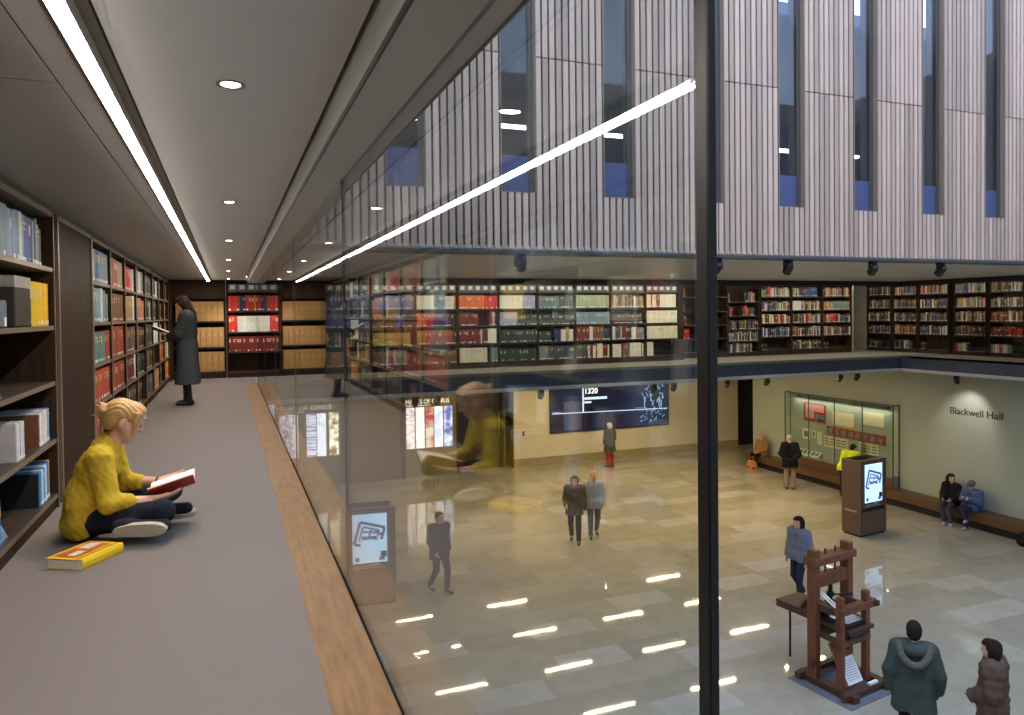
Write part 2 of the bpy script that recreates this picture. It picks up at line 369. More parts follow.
struct('wall_panel', MB().box(XB-.36, XB-.012, 6.06, 7.40, 0, Atop), DARKWOOD)
struct('trim_9', MB().box(XB-.02, XB, 6.02, 6.06, 0, Atop).box(XB-.02, XB, 7.40, 7.44, 0, Atop).box(XB-.02, XB-.004, 6.06, 7.40, Atop-.035, Atop), EDGE)
struct('trim_10', MB().box(XB-.36, XB-.03, 5.90, 6.02, 0, Atop).box(XB-.36, XB-.03, 7.44, 7.50, 0, Atop), BLACKGAP)
struct('trim_11', MB().box(-1.5, XB-.01, -2, 16.69, Atop+.002, CEIL-.002), mat('case_top_dark', (44, 40, 36), .6))
bay = {
 1: [[('cream', 1), ('pale_green', 3), ('blue', 3, .9), ('grey_blue', 4), ('grey_green', 4)], [('grey_blue', 5, .95), ('pale_blue', 4, .93), ('white', 2, .97), ('grey_blue', 2), ('pale_green', 1), ('grey_green', 5)], [('teal', 12, .84), ('brick_red', 6, .86)], [('brick_red', 20, .9)], [('brick_red', 9, .8), ('gap', .1), ('brown', 5)]],
 2: [[('brick_red', 9, .9, .05), ('tan', 6, .88, .05)], [('tan', 2), ('brown', 14, .9, .05)], [('brick_red', 18, .95, .055)], [('red', 4, .9, .05), ('brick_red', 15, .92, .05)], [('gap', .3), ('maroon', 8)]],
 3: [[('red', 10, .85), ('pink', 3, .8), ('white', 2)], [('grey', 4), ('tan', 9, .85), ('cream', 4)], [('red', 6, .9), ('dark_grey', 6, .85), ('brown', 7)], [('maroon', 12, .95), ('white', 4, .97)], [('dark_brown', 14)]],
 4: [[('grey', 6), ('cream', 5), ('grey', 7)], [('grey_blue', 6), ('orange', 4), ('tan', 6)], [('brown', 7), ('dark_brown', 9)], [('dark_green', 9, .9), ('black', 7)], [('gap', .2), ('dark_green', 5), ('black', 6)]],
 5: [[('orange', 4), ('brown', 3), ('black', 5), ('dark_grey', 5)], [('black', 8), ('green', 3), ('cream', 2), ('dark_grey', 3)], [('dark_grey', 16, .9)], [('brown', 6), ('olive', 2), ('dark_brown', 9)], [('brown', 3), ('dark_grey', 9), ('grey_blue', 4)]],
 6: [[('blue', 6), ('navy', 4), ('white', 5)], [('orange', 4), ('gap', .2), ('dark_brown', 8)], [('cream', 7, .97), ('white', 5, .97)], [('white', 8, .9), ('gap', .3)], [('green', 5), ('orange', 3), ('tan', 4)]],
 7: [[('gap', .3), ('brown', 4)], [('gap', .5), ('dark_brown', 5)], [('gap', .4), ('tan', 5)], [('orange', 6), ('brown', 6)], [('gap', .3), ('dark_brown', 8)]],
 8: [[('gap', .6), ('brown', 4)], [('gap', .2), ('orange', 6)], [('gap', .3), ('brown', 8)], [('tan', 6), ('white', 3)], [('orange', 10, .9)]]}
snames = ['top', 'second', 'third', 'fourth', 'bottom']
bayl = ['dark oak bookcase beyond the plain oak panel, pale blue above brick red books', 'dark oak bookcase of brick red sets, second past the plain panel', 'dark oak bookcase with bright red books on top, third past the plain panel', 'dark oak bookcase with grey books on top, fourth past the plain panel',
        'dark oak bookcase of mostly black and grey books before the standing reader', 'dark oak bookcase with white books, level with the standing reader', 'half empty dark oak bookcase just past the standing reader', 'last dark oak bookcase of the left wall, in the corner']
bayph = ['bookcase next to the plain panel', 'second bookcase past the panel', 'third bookcase past the panel', 'fourth bookcase past the panel', 'fifth bookcase past the panel', 'bookcase beside the standing reader', 'seventh bookcase past the panel', 'last bookcase on the left']
for i in range(8):
    y0 = 7.50+1.125*i; bookcase(bayl[i], (XB-.01, y0, 0), UL, NL, 1.122, .34, [.12, .525, .89, 1.28, 1.66], Atop, sidew=.03)
    for s, (z, hm) in enumerate(((1.66, .34), (1.28, .34), (.89, .35), (.525, .33), (.12, .35))):
        fill(bayph[i], snames[s], (XB-.01, y0+.03, z), UL, NL, 1.06, z, bay[i+1][s], hm, first='near end')
# end wall: front faces -Y, left to right = +X
UE, NE = (1, 0, 0), (0, -1, 0)
ph0 = 'brown box file'
def boxfile(x, z, w, h, lab, grp):
    t = thing('box_file', lab, 'box file', (x+w/2, YW+.03, z), 0, grp)
    MB().bbox(-w/2+.003, w/2-.003, 0, .26, 0, h, .004).build('case', mat('brown_card', (176, 136, 86), .8, .2, noise=.08, nscale=9), t)
    MB().box(-.012, .012, -.002, .0, h*.55, h*.72).build('label_holder', mat('card_label', (196, 160, 112), .8, .2), t)
zr = (.155, .677, 1.228)
for nm, x0, W, cnt, where, lab in (('B0', -1.10, 1.06, 8, 'left of the red books', 'dark oak end wall bookcase of brown box files beside the standing reader'), ('B2', 1.16, .86, 8, 'right of the red books', 'dark oak end wall bookcase of brown box files behind the glass corner')):
    bookcase(lab, (x0, YW, 0), UE, NE, W, .32, list(zr), CEIL-.005, True, fascia=1.70)
    w = (W-.12)/cnt
    for s in range(3):
        for k in range(cnt):
            boxfile(x0+.03+(.05 if nm == 'B0' else .0)+w*k, zr[s], w, .415, 'brown box file, %s from the left on the %s shelf, %s' % (ords[k], ('bottom', 'middle', 'upper')[s], where), 'brown box files on the end wall')
bookcase('dark oak end wall bookcase of red, white and dark red volumes facing the walkway', (-.03, YW, 0), UE, NE, 1.18, .32, [.13, .56, .986, 1.44, 1.86], CEIL-.005, True)
P1 = 'red bookcase facing the walkway'
def FE(ph, s, x0, z, W, spec, hm, Y=YW): fill(ph, s, (x0, Y, z), UE, NE, W, z, spec, hm, depth_=.2)
FE(P1, 'second', 0, 1.44, 1.13, [('bright_red', 1, .9, .06), ('red', 1, .9, .05), ('bright_red', 1, .88, .06), ('brick_red', 1, .9, .06), ('navy', 2, .9, .06), ('bright_red', 2, .93, .06), ('brick_red', 1, .92, .05), ('orange', 1, .93, .06), ('navy', 1, .9, .06), ('purple', 1, .9, .05), ('orange', 2, .93, .05), ('dark_grey', 1, .9, .06), ('orange', 1, .9, .06), ('brick_red', 1, .9, .06), ('navy', 1, .9, .05), ('red', 2, .9, .06), ('brick_red', 1, .9, .05)], .36)
FE(P1, 'third', 0, .986, 1.13, [('bright_red', 3, .92, .06), ('white', 13, .9, .06), ('bright_red', 3, .92, .06)], .38)
FE(P1, 'fourth', 0, .56, 1.13, [('dark_red', 14, .9, .042), ('gap', .11), ('dark_red', 10, .9, .042)], .36)
def greybox(x, z, w, h, lab):  # added boxes; white cards stand in for reflections of a row of lights
    t = thing('glint_box', lab, 'glint box', (x+w/2, YW+.04, z), 0, 'grey boxes with painted glints along the top shelves')
    MB().bbox(-w/2+.004, w/2-.004, 0, .24, 0, h, .004).build('case', GREYBOX, t)
    MB().box(-.05, .05, -.002, 0, h*.3, h*.85).build('white_card', WHITE, t)
for k in range(6): greybox(.01+.19*k, 1.86, .185, .16, 'low grey box with painted glint, %s from left above the red and navy books' % ords[k])
# the nine regular cases of the far wall
far = [([('blue', 20, .95)], [('blue', 20, .95)], [('darkmix',)], [('tan', 18, .9)]),
 ([('blue', 13, .9), ('grey', 3), ('blue', 4)], [('brown', 8), ('blue', 3), ('black', 5)], [('olive', 24, .8)], [('brown', 10), ('white', 1), ('grey_green', 6)]),
 ([('cream', 8, .9), ('teal', 4), ('white', 4, .85), ('orange', 2)], [('orange', 5, .9), ('red', 3, .9), ('purple', 9, .85), ('black', 3)], [('olive', 3), ('orange', 2, .9), ('brick_red', 14, .9), ('maroon', 4)], [('brown', 18, .85)]),
 ([('orange', 15, .9, .043), ('red', 8, .88, .042)], [('dark_red', 11, .88, .045), ('gap', .28), ('dark_red', 2), ('white', 1), ('dark_red', 2)], [('dark_red', 12, .93, .045), ('white', 1), ('dark_red', 3), ('cream', 6, .95, .045)], [('cream', 14, .92, .05), ('gap', .12), ('grey_green', 4, .9)]),
 ([('white', 13, .9, .045), ('lilac', 9, .9)], [('lilac', 11, .9, .042), ('dark_green', 13, .75)], [('dark_green', 30, .85)], [('dark_green', 30, .78)]),
 ([('teal', 12, .85), ('dark_grey', 10, .9)], [('dark_green', 30, .72)], [('dark_green', 7, .7), ('gap', .1), ('navy', 4, .85), ('white', 3, .8), ('tan', 2), ('cream', 8, .8)], [('grey', 6), ('dark_grey', 14)]),
 ([('pale_green', 20, .92, .043), ('tan', 3, .9)], [('grey_blue', 24, .85, .042)], [('dark_red', 7, .95), ('cream', 2, .95), ('brown', 8, .97), ('navy', 6, .85)], [('dark_grey', 6, .95), ('cream', 1), ('dark_red', 2, .97), ('cream', 2), ('dark_red', 1), ('cream', 4, .97), ('dark_red', 3), ('white', 1), ('dark_red', 1), ('cream', 1)]),
 ([('redgreen', None, .97)], [('dark_brown', 24, .7)], [('white', 3, .93), ('dark_grey', 4, .9), ('white', 1), ('dark_red', 4, .95), ('black', 2), ('cream', 3), ('red', 1), ('grey', 4)], [('cream', 6, .88), ('dark_red', 4, .93), ('gap', .08), ('cream', 7, .95), ('dark_red', 1), ('cream', 1)]),
 ([('cream', 3, .95), ('red', 1, .95), ('cream', 2), ('brown', 2), ('cream', 12, .97)], [('cream', 20, .9, .05)], [('cream', 17, .9, .042)], [('cream', 4, .95, .05)])]
farl = ['blue volumes beside the glass corner', 'blue, brown and olive yellow volumes', 'cream, purple and orange volumes', 'orange and dark red volumes', 'white and lilac above dark green volumes', 'teal and dark green volumes', 'pale green above grey blue volumes', 'mixed red volumes above dim brown ones', 'leaning cream volumes']
for i in range(9):
    x0 = 2.02+1.04*i
    bookcase('dark oak case of %s on the far gallery wall' % farl[i], (x0, YW, 0), UE, NE, 1.04, .32, [.145, .601, 1.026, 1.438, 1.855], CEIL-.005, True, sidew=.02)
    ph = 'case of '+' '.join(farl[i].split()[:4]).rstrip(',')
    for s, (z, hm) in enumerate(((1.438, .36), (1.026, .36), (.601, .37), (.145, .38))): FE('far case %d' % i, ['upper', 'second', 'third', 'lowest'][s], x0+.02, z, 1.0, far[i][s], hm)
    for k in range(5): greybox(x0+.03+.195*k, 1.855, .19, .155, 'grey box with painted glint, %s along the top of case with %s' % (ords[k], ' '.join([q for q in farl[i].replace(',', '').split() if q != 'volumes'][:4])))
struct('trim_12', MB().box(-1.12, 11.46, YW+.02, YW+.06, CEIL-.006, CEIL-.001), BLACKGAP)
struct('wall_far', MB().box(-1.6, 18.1, 17.6, 17.75, -.06, 2.2).box(18.1, 19.9, 18.55, 18.7, -.06, 2.2).box(18.04, 18.1, 17.2, 18.6, -.06, 2.2).box(19.2, 19.27, 17.78, 18.6, -.06, 2.2), mat('wall_olive_grey', (150, 146, 124), .85, .2))
struct('trim_13', MB().box(11.38, 11.52, YW, 17.2, 0, CEIL-.005), DARKWOOD)
YR = 17.2
for i, (x0, x1, zs) in enumerate(((11.55, 12.45, (.16, .544, .937, 1.32, 1.727)), (12.46, 13.36, (.16, .544, .937, 1.32, 1.727)), (13.37, 14.50, (.118, .444, .779, 1.174, 1.578)), (14.54, 15.68, (.16, .544, .937, 1.32, 1.727)), (15.69, 16.87, (.16, .544, .937, 1.32, 1.727)), (16.88, 18.04, (.16, .544, .937, 1.32, 1.727)))):
    bookcase(['dark oak case with a few red books left of the black post', 'dark oak case hidden mostly by the black post', 'dark oak case with loose gaps, first right of the black post', 'dark oak case with a red book on top, second right of the post', 'dark oak case with a white row, third right of the black post', 'dark oak case beside the far doorway'][i], (x0, YR, 0), UE, NE, x1-x0, .32, list(zs), CEIL-.01, True)
    for s, z in enumerate(reversed(zs)):
        sp = {0: [('gap', .1), (['warm', 'light', 'dred', 'red', 'gap'][s], 8 if s < 4 else .1)], 1: [('darkmix', 12)], 2: [[('tan', 1), ('gap', .55), ('cool', 4, .95), ('gap', .06), ('pink', 1), ('brown', 2)], [('gap', .05), ('warm', 3), ('gap', .35), ('darkmix', 3), ('bright_red', 2, 1.0), ('darkmix', 9)], [('mix', 7), ('gap', .08), ('darkmix', None)], [('teal', 4, .8), ('darkmix', None)], [('darkmix', 4), ('gap', .1), ('mix', 12)]][s],
              3: [[('mix', 8), ('bright_red', 2, 1.0, .05), ('light', None)], [('mix', None)], [('warm', None)], [('cool', None)], [('black', 5, .6)]][s],
              4: [[('mix', 14), ('blue', 10, .9, .035)], [('white', 11, .9), ('mix', None)], [('mix', 15), ('gap', .05), ('red', 2), ('tan', 2), ('mix', None)], [('darkmix', None)], [('darkmix', None, .8)]][s],
              5: [[('light', None)], [('light', 10), ('grey_green', None, .85)], [('warm', 9), ('bright_red', 4, .9), ('mix', None)], [('mix', None)], [('black', 5, .6)]][s]}[i]
        FE('far right case %d' % i, snames[s], x0+.025, z, x1-x0-.05, sp, .31, YR)
# right gallery cases face -X, left to right = -Y
URr, NRr = (0, -1, 0), (-1, 0, 0)
rows = [('darkmix', 'darkmix', 'darkmix', 'darkmix', 'darkmix'), ('mix', 'mix', 'darkmix', 'warm', 'mix'), ('light', 'mix', 'mix', 'cool', 'darkmix'), ('cool', 'light', 'mix', 'darkmix', 'light'), ('mix', 'mix', 'warm', 'dred', 'light'), ('mix', 'warm', 'mix', 'cool', 'mix'), ('mix', 'mix', 'mix', 'mix', 'mix')]
for i, (ya, yb) in enumerate(((17.75, 16.84), (16.78, 15.93), (15.87, 14.90), (14.74, 13.78), (13.71, 12.77), (12.70, 11.76), (11.7, 10.76))):
    bookcase(['dim dark oak case at the far right corner', 'dark oak case with mixed spines, second from the far right corner', 'dark oak case with cream books on top, third from the far right corner', 'dark oak case with blue books on top, fourth from the far right corner', 'dark oak case at the right edge of the gallery', 'dark oak case just past the right edge', 'dark oak case two past the right edge'][i], (XR, ya, 0), URr, NRr, ya-yb, .32, [.114, .56, .954, 1.347, 1.759], 2.06, True)
    for s, z in enumerate((1.759, 1.347, .954, .56, .114)):
        L = ya-yb-.05; sp = [(rows[i][s], None)]
        if s == 4: sp = [(rows[i][s], 11 if i != 2 else 4, .8)]
        if i == 3 and s == 0: sp = [('grey', 7, .8), ('blue', 4, .9), ('light', None)]
        fill('right gallery case %d' % i, snames[s], (XR, ya-.025, z), URr, NRr, L, z, sp, .31)
struct('trim_14', MB().box(XR-.02, XR+.3, 10.7, 17.78, 2.062, CEIL-.002), BLACKGAP)
struct('wall_right', MB().box(XR+.33, XR+.45, -2, 18.7, -.06, 2.2), WALLD)
d = thing('door', 'narrow grey door with slim dark glass between the far bookcases', 'door', (18.62, 18.54, 0))
tag(d, kind='structure'); d.name = 'door_1'
MB().box(-.42, .42, -.04, 0, 0, 2.0).build('door_leaf', mat('door_olive', (140, 138, 118), .6), d)
MB().box(-.12, .10, -.045, -.04, .75, 1.8).build('door_glass', mat('door_glass_dark', (62, 66, 66), .2, .6), d)
MB().box(-.10, .08, -.05, -.045, 1.83, 1.96).build('door_sign', WHITE, d)
# ---- books: the 300 that show largest are things of their own, the rest one mass
def book_geo():
    """unit book: x thickness, y depth (spine at y=0, pages to +1), z height"""
    V = []; F = []; K = []
    def q(vs, k, fs=None):
        o = len(V); V.extend(vs)
        for f in (fs or [(0, 1, 2, 3)]): F.append(tuple(i+o for i in f)); K.append(k)
    def bx(x0, x1, y0, y1, z0, z1, k):
        q([(x, y, z) for z in (z0, z1) for y in (y0, y1) for x in (x0, x1)], k, [(0, 2, 3, 1), (4, 5, 7, 6), (0, 1, 5, 4), (2, 6, 7, 3), (0, 4, 6, 2), (1, 3, 7, 5)])
    bx(-.5, -.40, .03, 1, 0, 1, 0); bx(.40, .5, .03, 1, 0, 1, 0)
    # rounded spine
    prof = [(-.5, .03), (-.34, .010), (0, 0), (.34, .010), (.5, .03)]
    n = len(prof); vs = [(x, y, z) for z in (0, 1) for x, y in prof]
    q(vs, 0, [(i, i+1, n+i+1, n+i) for i in range(n-1)])
    q([(-.5, .03, 1), (0, 0, 1), (.5, .03, 1), (.5, .06, 1), (-.5, .06, 1)], 0, [(0, 1, 2, 3, 4)])
    bx(-.40, .40, .06, .96, .015, .975, 1)
    def band(z0, z1, k, w=.36):
        pr = [(-w, .006), (0, -.004), (w, .006)]
        q([(x, y, z) for z in (z0, z1) for x, y in pr], k, [(0, 1, 4, 3), (1, 2, 5, 4)])
    return V, F, K, band
def book_variant(v):
    V, F, K, band = book_geo()
    if v == 0: band(.70, .73, 2); band(.80, .86, 2); band(.05, .12, 3)
    if v == 1: band(.62, .84, 2); band(.10, .12, 2)
    if v == 2: band(.04, .13, 3)
    return np.array(V), F, K
VARS = [book_variant(v) for v in range(4)]
GOLD = mat('spine_lettering', (206, 182, 128), .5)
protos = []
for V, F, K in VARS:
    me = bpy.data.meshes.new('book'); me.from_pydata([tuple(v) for v in V], [], F); me.materials.append(BOOKMAT); me.materials.append(PAGES); me.materials.append(GOLD); me.materials.append(WHITE)
    me.polygons.foreach_set('material_index', K); me.update(); protos.append(me)
def vis_area(b):
    p = b['p']+Vector((0, 0, b['z']+b['h']/2)); d = depth(p)
    if d < .3: return 0
    x, y = proj(p)
    if not (-5 < x < 1029 and -5 < y < 720): return 0
    vd = (p-vO).normalized(); s = CF/d
    return s*s*b['h']*(b['t']*abs(vd.dot(b['n']))+ .3*b['t'])
for b in BOOKS: b['A'] = vis_area(b)
order = sorted(BOOKS, key=lambda b: -b['A'])
TOPN = [b for b in order[:300] if b['A'] > 0]
# shelf phrases used in the labels
def phr(b):
    p = b['phrase']
    if p.startswith('far case'):
        i = int(p.split()[-1]); return 'far case of '+' '.join([q for q in farl[i].replace(',', '').split() if q != 'volumes'][:4])
    if p.startswith('far right case'): return ['far case left of the black post', 'far case behind the black post', 'first far case right of the post', 'second far case right of the post', 'third far case right of the post', 'far case beside the doorway'][int(p.split()[-1])]
    if p.startswith('right gallery'): return ['right case in the far corner', 'second right case from the corner', 'third right case from the corner', 'fourth right case from the corner', 'right case at the picture edge', 'right case past the edge', 'right case past the edge'][int(p.split()[-1])]
    return p
for b in TOPN:
    me = protos[0 if b['lab'] < .3 else 1 if b['lab'] < .5 else 2 if b['lab'] < .8 else 3]
    o = bpy.data.objects.new('book', me); COL.objects.link(o)
    n = b['n']; o.location = b['p']+Vector((0, 0, b['z'])); o.rotation_euler.z = math.atan2(n.x, -n.y)
    o.scale = (b['t'], b['d'], b['h']); o.color = lin(b['col'])
    p = phr(b); colr = b['cn'].replace('_', ' ')
    fr = '' if b['first'] == 'left' else ''
    tag(o, '%s book, %s along the %s shelf, %s' % (colr, ords[b['k']], b['shelf'], p), 'book', 'books on the %s shelf of the %s' % (b['shelf'], p))
rest = order[len(TOPN):]
allv = []; allf = []; cols = []; off = 0
for b in rest:
    V, F, K = VARS[0 if b['lab'] < .25 else 1 if b['lab'] < .45 else 2 if b['lab'] < .75 else 3]
    n = b['n']; a = math.atan2(n.x, -n.y); ca, sa = math.cos(a), math.sin(a)
    P = V*np.array([b['t'], b['d'], b['h']]); Q = np.stack([P[:, 0]*ca-P[:, 1]*sa+b['p'].x, P[:, 0]*sa+P[:, 1]*ca+b['p'].y, P[:, 2]+b['z']], 1)
    allv.append(Q); allf += [tuple(i+off for i in f) for f in F]; off += len(V)
    lc = [lin(b['col']), lin((218, 210, 190)), lin((206, 182, 128)), lin((232, 230, 222))]
    cols += [lc[k] for k in K]
me = bpy.data.meshes.new('shelved_books'); me.from_pydata([tuple(v) for v in np.concatenate(allv)], [], allf)
ca = me.color_attributes.new('Col', 'FLOAT_COLOR', 'CORNER')
arr = []
for p in me.polygons: arr += list(cols[p.index])*p.loop_total
ca.data.foreach_set('color', arr); me.materials.append(attr_mat('shelved_book_cloth')); me.update()
o = bpy.data.objects.new('shelved_books', me); COL.objects.link(o)
tag(o, 'remaining small books filling the distant gallery shelves', 'books', kind='stuff')
# ------------------------------------------------------------------ timber facade
SLAT = mat('timber_slat', (188, 159, 138), .7, .2, noise=.12, nscale=2.2, stretch=(10, 10, .8), isl=.16)
GAPM = mat('slat_backing_navy', (26, 28, 42), .8, .2)
REV = mat('reveal_timber', (140, 118, 98), .6, .3, noise=.1, nscale=2, stretch=(8, 8, .8))
P_, W0, WW = 1.4265, 1.728, .487
ZS, ZB, ZJ, ZT = 2.827, 3.294, 4.518, 8.4
NWIN = 13
wins = [W0+P_*k for k in range(NWIN)]
bk = MB(); x = .56
for w in wins:
    bk.box(x, w, YF+.03, YF+.34, ZF, ZT); bk.box(w, w+WW, YF+.03, YF+.34, ZF, ZS-.01); x = w+WW
bk.box(x, 21, YF+.03, YF+.34, ZF, ZT); bk.mi = 1
sp_ = P_/15; k = -12
while True:
    xa = W0+sp_*k+.006; xb = xa+sp_-.027; k += 1
    if xa < .60: continue
    if xb > 20.9: break
    iw = int((xa+.001-W0)//P_); off_ = xa-(W0+P_*iw)
    inwin = 0 <= off_ < WW-.01 and 0 <= iw < NWIN
    if inwin: bk.bbox(xa, xb, YF-.003, YF+.03, ZF+.015, ZS-.012, .004)
    else: bk.bbox(xa, xb, YF-.003, YF+.03, ZF+.015, ZJ-.006, .004); bk.bbox(xa, xb, YF-.003, YF+.03, ZJ+.006, ZT, .004)
struct('wall_facade', bk, [GAPM, SLAT])
struct('trim_15', MB().box(.58, 21, YF-.01, YF+.34, ZF-.035, ZF), mat('facade_edge_steel', (66, 66, 66), .4, .5))
BLIND = mat('blue_glazing_film', (72, 79, 112), .35, .5)
WG = glass('facade_glass', (225, 232, 240), 1.5, 1.0)
for k, w in enumerate(wins[:10]):
    r = thing('window', None, None, (w, YF, 0)); r.name = 'window_%d' % (k+11); tag(r, kind='structure')
    MB().box(WW-.012, WW, -.002, .33, ZS, ZT).box(0, .012, -.002, .33, ZS, ZT).box(0, WW, -.002, .33, ZS-.012, ZS).build('reveal_lining', REV, r)
    MB().box(.012, .03, .085, .13, ZS, ZT).box(WW-.075, WW-.012, .085, .13, ZS, ZT).box(.03, WW-.075, .085, .13, ZS, ZS+.02).build('frame', mat('window_frame_bronze', (84, 76, 68), .4, .5), r)
    MB().box(.03, WW-.075, .105, .113, ZB, ZT).build('pane', WG, r)
    MB().box(.03, WW-.075, .10, .116, ZS+.02, ZB).build('film_panel', BLIND, r)
# rooms behind the facade
ROOM = mat('room_blue_grey', (104, 108, 124), .8, .2)
struct('wall_room_back', MB().box(.56, 21, 13.4, 13.5, ZF+.2, ZT).box(.5, .56, YF+.34, 13.5, ZF+.2, ZT), ROOM)
struct('floor_room', MB().box(.56, 21, YF+.34, 13.5, ZF+.25, ZF+.3), mat('room_floor', (70, 66, 62), .7))
struct('ceiling_room', MB().box(.56, 21, YF+.34, 13.5, 5.55, 5.75), mat('room_ceiling', (120, 122, 126), .7))
zl = onY(516, 127, 10.6).z
t = thing('office_strip_lights', 'row of white strip lights inside the rooms behind the tall timber slot windows', 'light', (0, 10.6, zl))
for k in range(12): MB().box(.8+1.55*k, .8+1.55*k+1.15, -.05, .05, -.02, .02).build('strip_lamp', emit('office_strip', (255, 250, 235), 9), t)
t = thing('room_partition', 'dark panelled partition inside the room behind the right slot windows', 'partition', (13.6, 12.2, ZF+.3))
MB().box(-.9, .9, -.04, .04, .05, 2.9).build('panel', mat('partition_brown', (60, 48, 42), .6), t); MB().box(-.92, .92, -.05, .05, 0, .05).build('foot', BLACK, t)
for k, xx in enumerate((3.4, 6.2, 9.3)):
    t = thing('office_cabinet', ['low white office cabinet seen through the second slot window', 'low white office cabinet behind the fourth slot window', 'low white office cabinet behind the sixth slot window'][k], 'cabinet', (xx, 12.4, ZF+.3))
    MB().bbox(-.5, .5, -.25, .25, .06, 1.35, .01).build('body', mat('cabinet_white', (176, 178, 178), .6), t)
    for q in (-.25, .25): MB().box(q-.235, q+.235, -.262, -.25, .1, 1.31).build('door', mat('cabinet_door', (188, 190, 190), .6), t)
# atrium enclosure above
struct('wall_atrium', MB().box(.40, .56, -3, 13.5, 2.32, 3.4).box(19.9, 20.05, -3, YF, 2.2, ZT).box(.4, 20, -3.2, -3, ZH, ZT), mat('atrium_plaster', (176, 170, 160), .85, .1))

# ------------------------------------------------------------------ hall
def stone():
    m = bpy.data.materials.new('stone_floor'); m.use_nodes = True; nt = m.node_tree; b = nt.nodes['Principled BSDF']; L = nt.links.new
    g = nt.nodes.new('ShaderNodeNewGeometry')
    br = nt.nodes.new('ShaderNodeTexBrick'); br.offset = .37; br.squash = 1.45; br.squash_frequency = 3; br.offset_frequency = 2
    br.inputs['Scale'].default_value = 1; br.inputs['Brick Width'].default_value = 1.25; br.inputs['Row Height'].default_value = .62
    br.inputs['Mortar Size'].default_value = .004; br.inputs['Mortar Smooth'].default_value = .2; br.inputs['Bias'].default_value = 0
    br.inputs['Color1'].default_value = (0, 0, 0, 1); br.inputs['Color2'].default_value = (1, 1, 1, 1); br.inputs['Mortar'].default_value = (.2, .2, .2, 1)
    L(g.outputs['Position'], br.inputs['Vector'])
    r = nt.nodes.new('ShaderNodeValToRGB'); e = r.color_ramp.elements; e[0].color = lin((154, 147, 130)); e[1].color = lin((178, 172, 160))
    for p, c in ((.3, (162, 153, 132)), (.55, (166, 158, 138)), (.8, (171, 164, 148))): q = e.new(p); q.color = lin(c)
    L(br.outputs['Color'], r.inputs['Fac'])
    n = nt.nodes.new('ShaderNodeTexNoise'); n.inputs['Scale'].default_value = 2.4; n.inputs['Detail'].default_value = 8; n.inputs['Roughness'].default_value = .65
    L(g.outputs['Position'], n.inputs['Vector'])
    mr = nt.nodes.new('ShaderNodeMapRange'); mr.inputs['From Min'].default_value = .25; mr.inputs['From Max'].default_value = .75; mr.inputs['To Min'].default_value = .86; mr.inputs['To Max'].default_value = 1.12
    L(n.outputs['Fac'], mr.inputs['Value']); h = nt.nodes.new('ShaderNodeHueSaturation'); L(r.outputs['Color'], h.inputs['Color']); L(mr.outputs['Result'], h.inputs['Value'])
    L(h.outputs['Color'], b.inputs['Base Color'])
    m2 = nt.nodes.new('ShaderNodeMapRange'); m2.inputs['To Min'].default_value = .02; m2.inputs['To Max'].default_value = .055; L(n.outputs['Fac'], m2.inputs['Value']); L(m2.outputs['Result'], b.inputs['Roughness'])
    b.inputs['Specular IOR Level'].default_value = .55
    return m
struct('floor_hall', MB().box(-.5, 23, -3, YH+1, ZH-.1, ZH), stone())
CREAMW = mat('hall_stone_wall', (222, 212, 186), .75, .3, noise=.05, nscale=1.2)
GREYW = mat('hall_grey_wall', (158, 164, 150), .85, .2, noise=.03, nscale=1)
struct('wall_hall_back', MB().box(10.0, 20.38, YH, YH+.3, ZH, ZU+.05).box(21.4, 23, YH, YH+.3, ZH, ZU+.05).box(-.5, 1.1, YH, YH+.3, ZH, ZU), CREAMW)
struct('baseboard_back', MB().box(10.0, 20.38, YH-.02, YH, ZH, ZH+.28), mat('baseboard_stone', (164, 146, 112), .6, .3))
struct('wall_hall_right', MB().box(XH, XH+.3, -3, 22.6, ZH, ZU), GREYW)
struct('wall_hall_recess', MB().box(XH+.3, 22.4, 22.6, 22.75, ZH, ZU).box(22.3, 22.4, 22.6, YH+1, ZH, ZU).box(10, 23, YH+.6, YH+.7, ZH, ZU+.05), GREYW)
struct('wall_hall_left', MB().box(-.6, .3, -3, YH+.3, ZH, ZU), CREAMW)
HC = mat('hall_ceiling_white', (190, 186, 176), .8, .2)
struct('ceiling_hall', MB().box(.27, 22.5, YE+.02, YH+.3, ZU, ZU+.06).box(XE, 20, -3, YE+.02, ZU, ZU+.06), HC)
# doorway at the right of the far wall
t = thing('door', None, None, (20.9, YH+.15, ZH)); t.name = 'door_2'; tag(t, kind='structure')
MB().box(-.52, -.46, -.16, .12, 0, 4.0).box(.44, .50, -.16, .12, 0, 4.0).build('frame', BLACK, t)
MB().box(-.46, -.0, .0, .05, 0, 4.0).box(.0, .44, .0, .05, 0, 4.0).build('door_leaf', mat('door_dark_bronze', (34, 28, 26), .35, .5), t)
MB().box(-.42, -.06, -.012, .0, .1, 3.9).box(.06, .40, -.012, .0, .1, 3.9).build('pane', mat('door_dark_glass', (40, 38, 46), .1, .6), t)
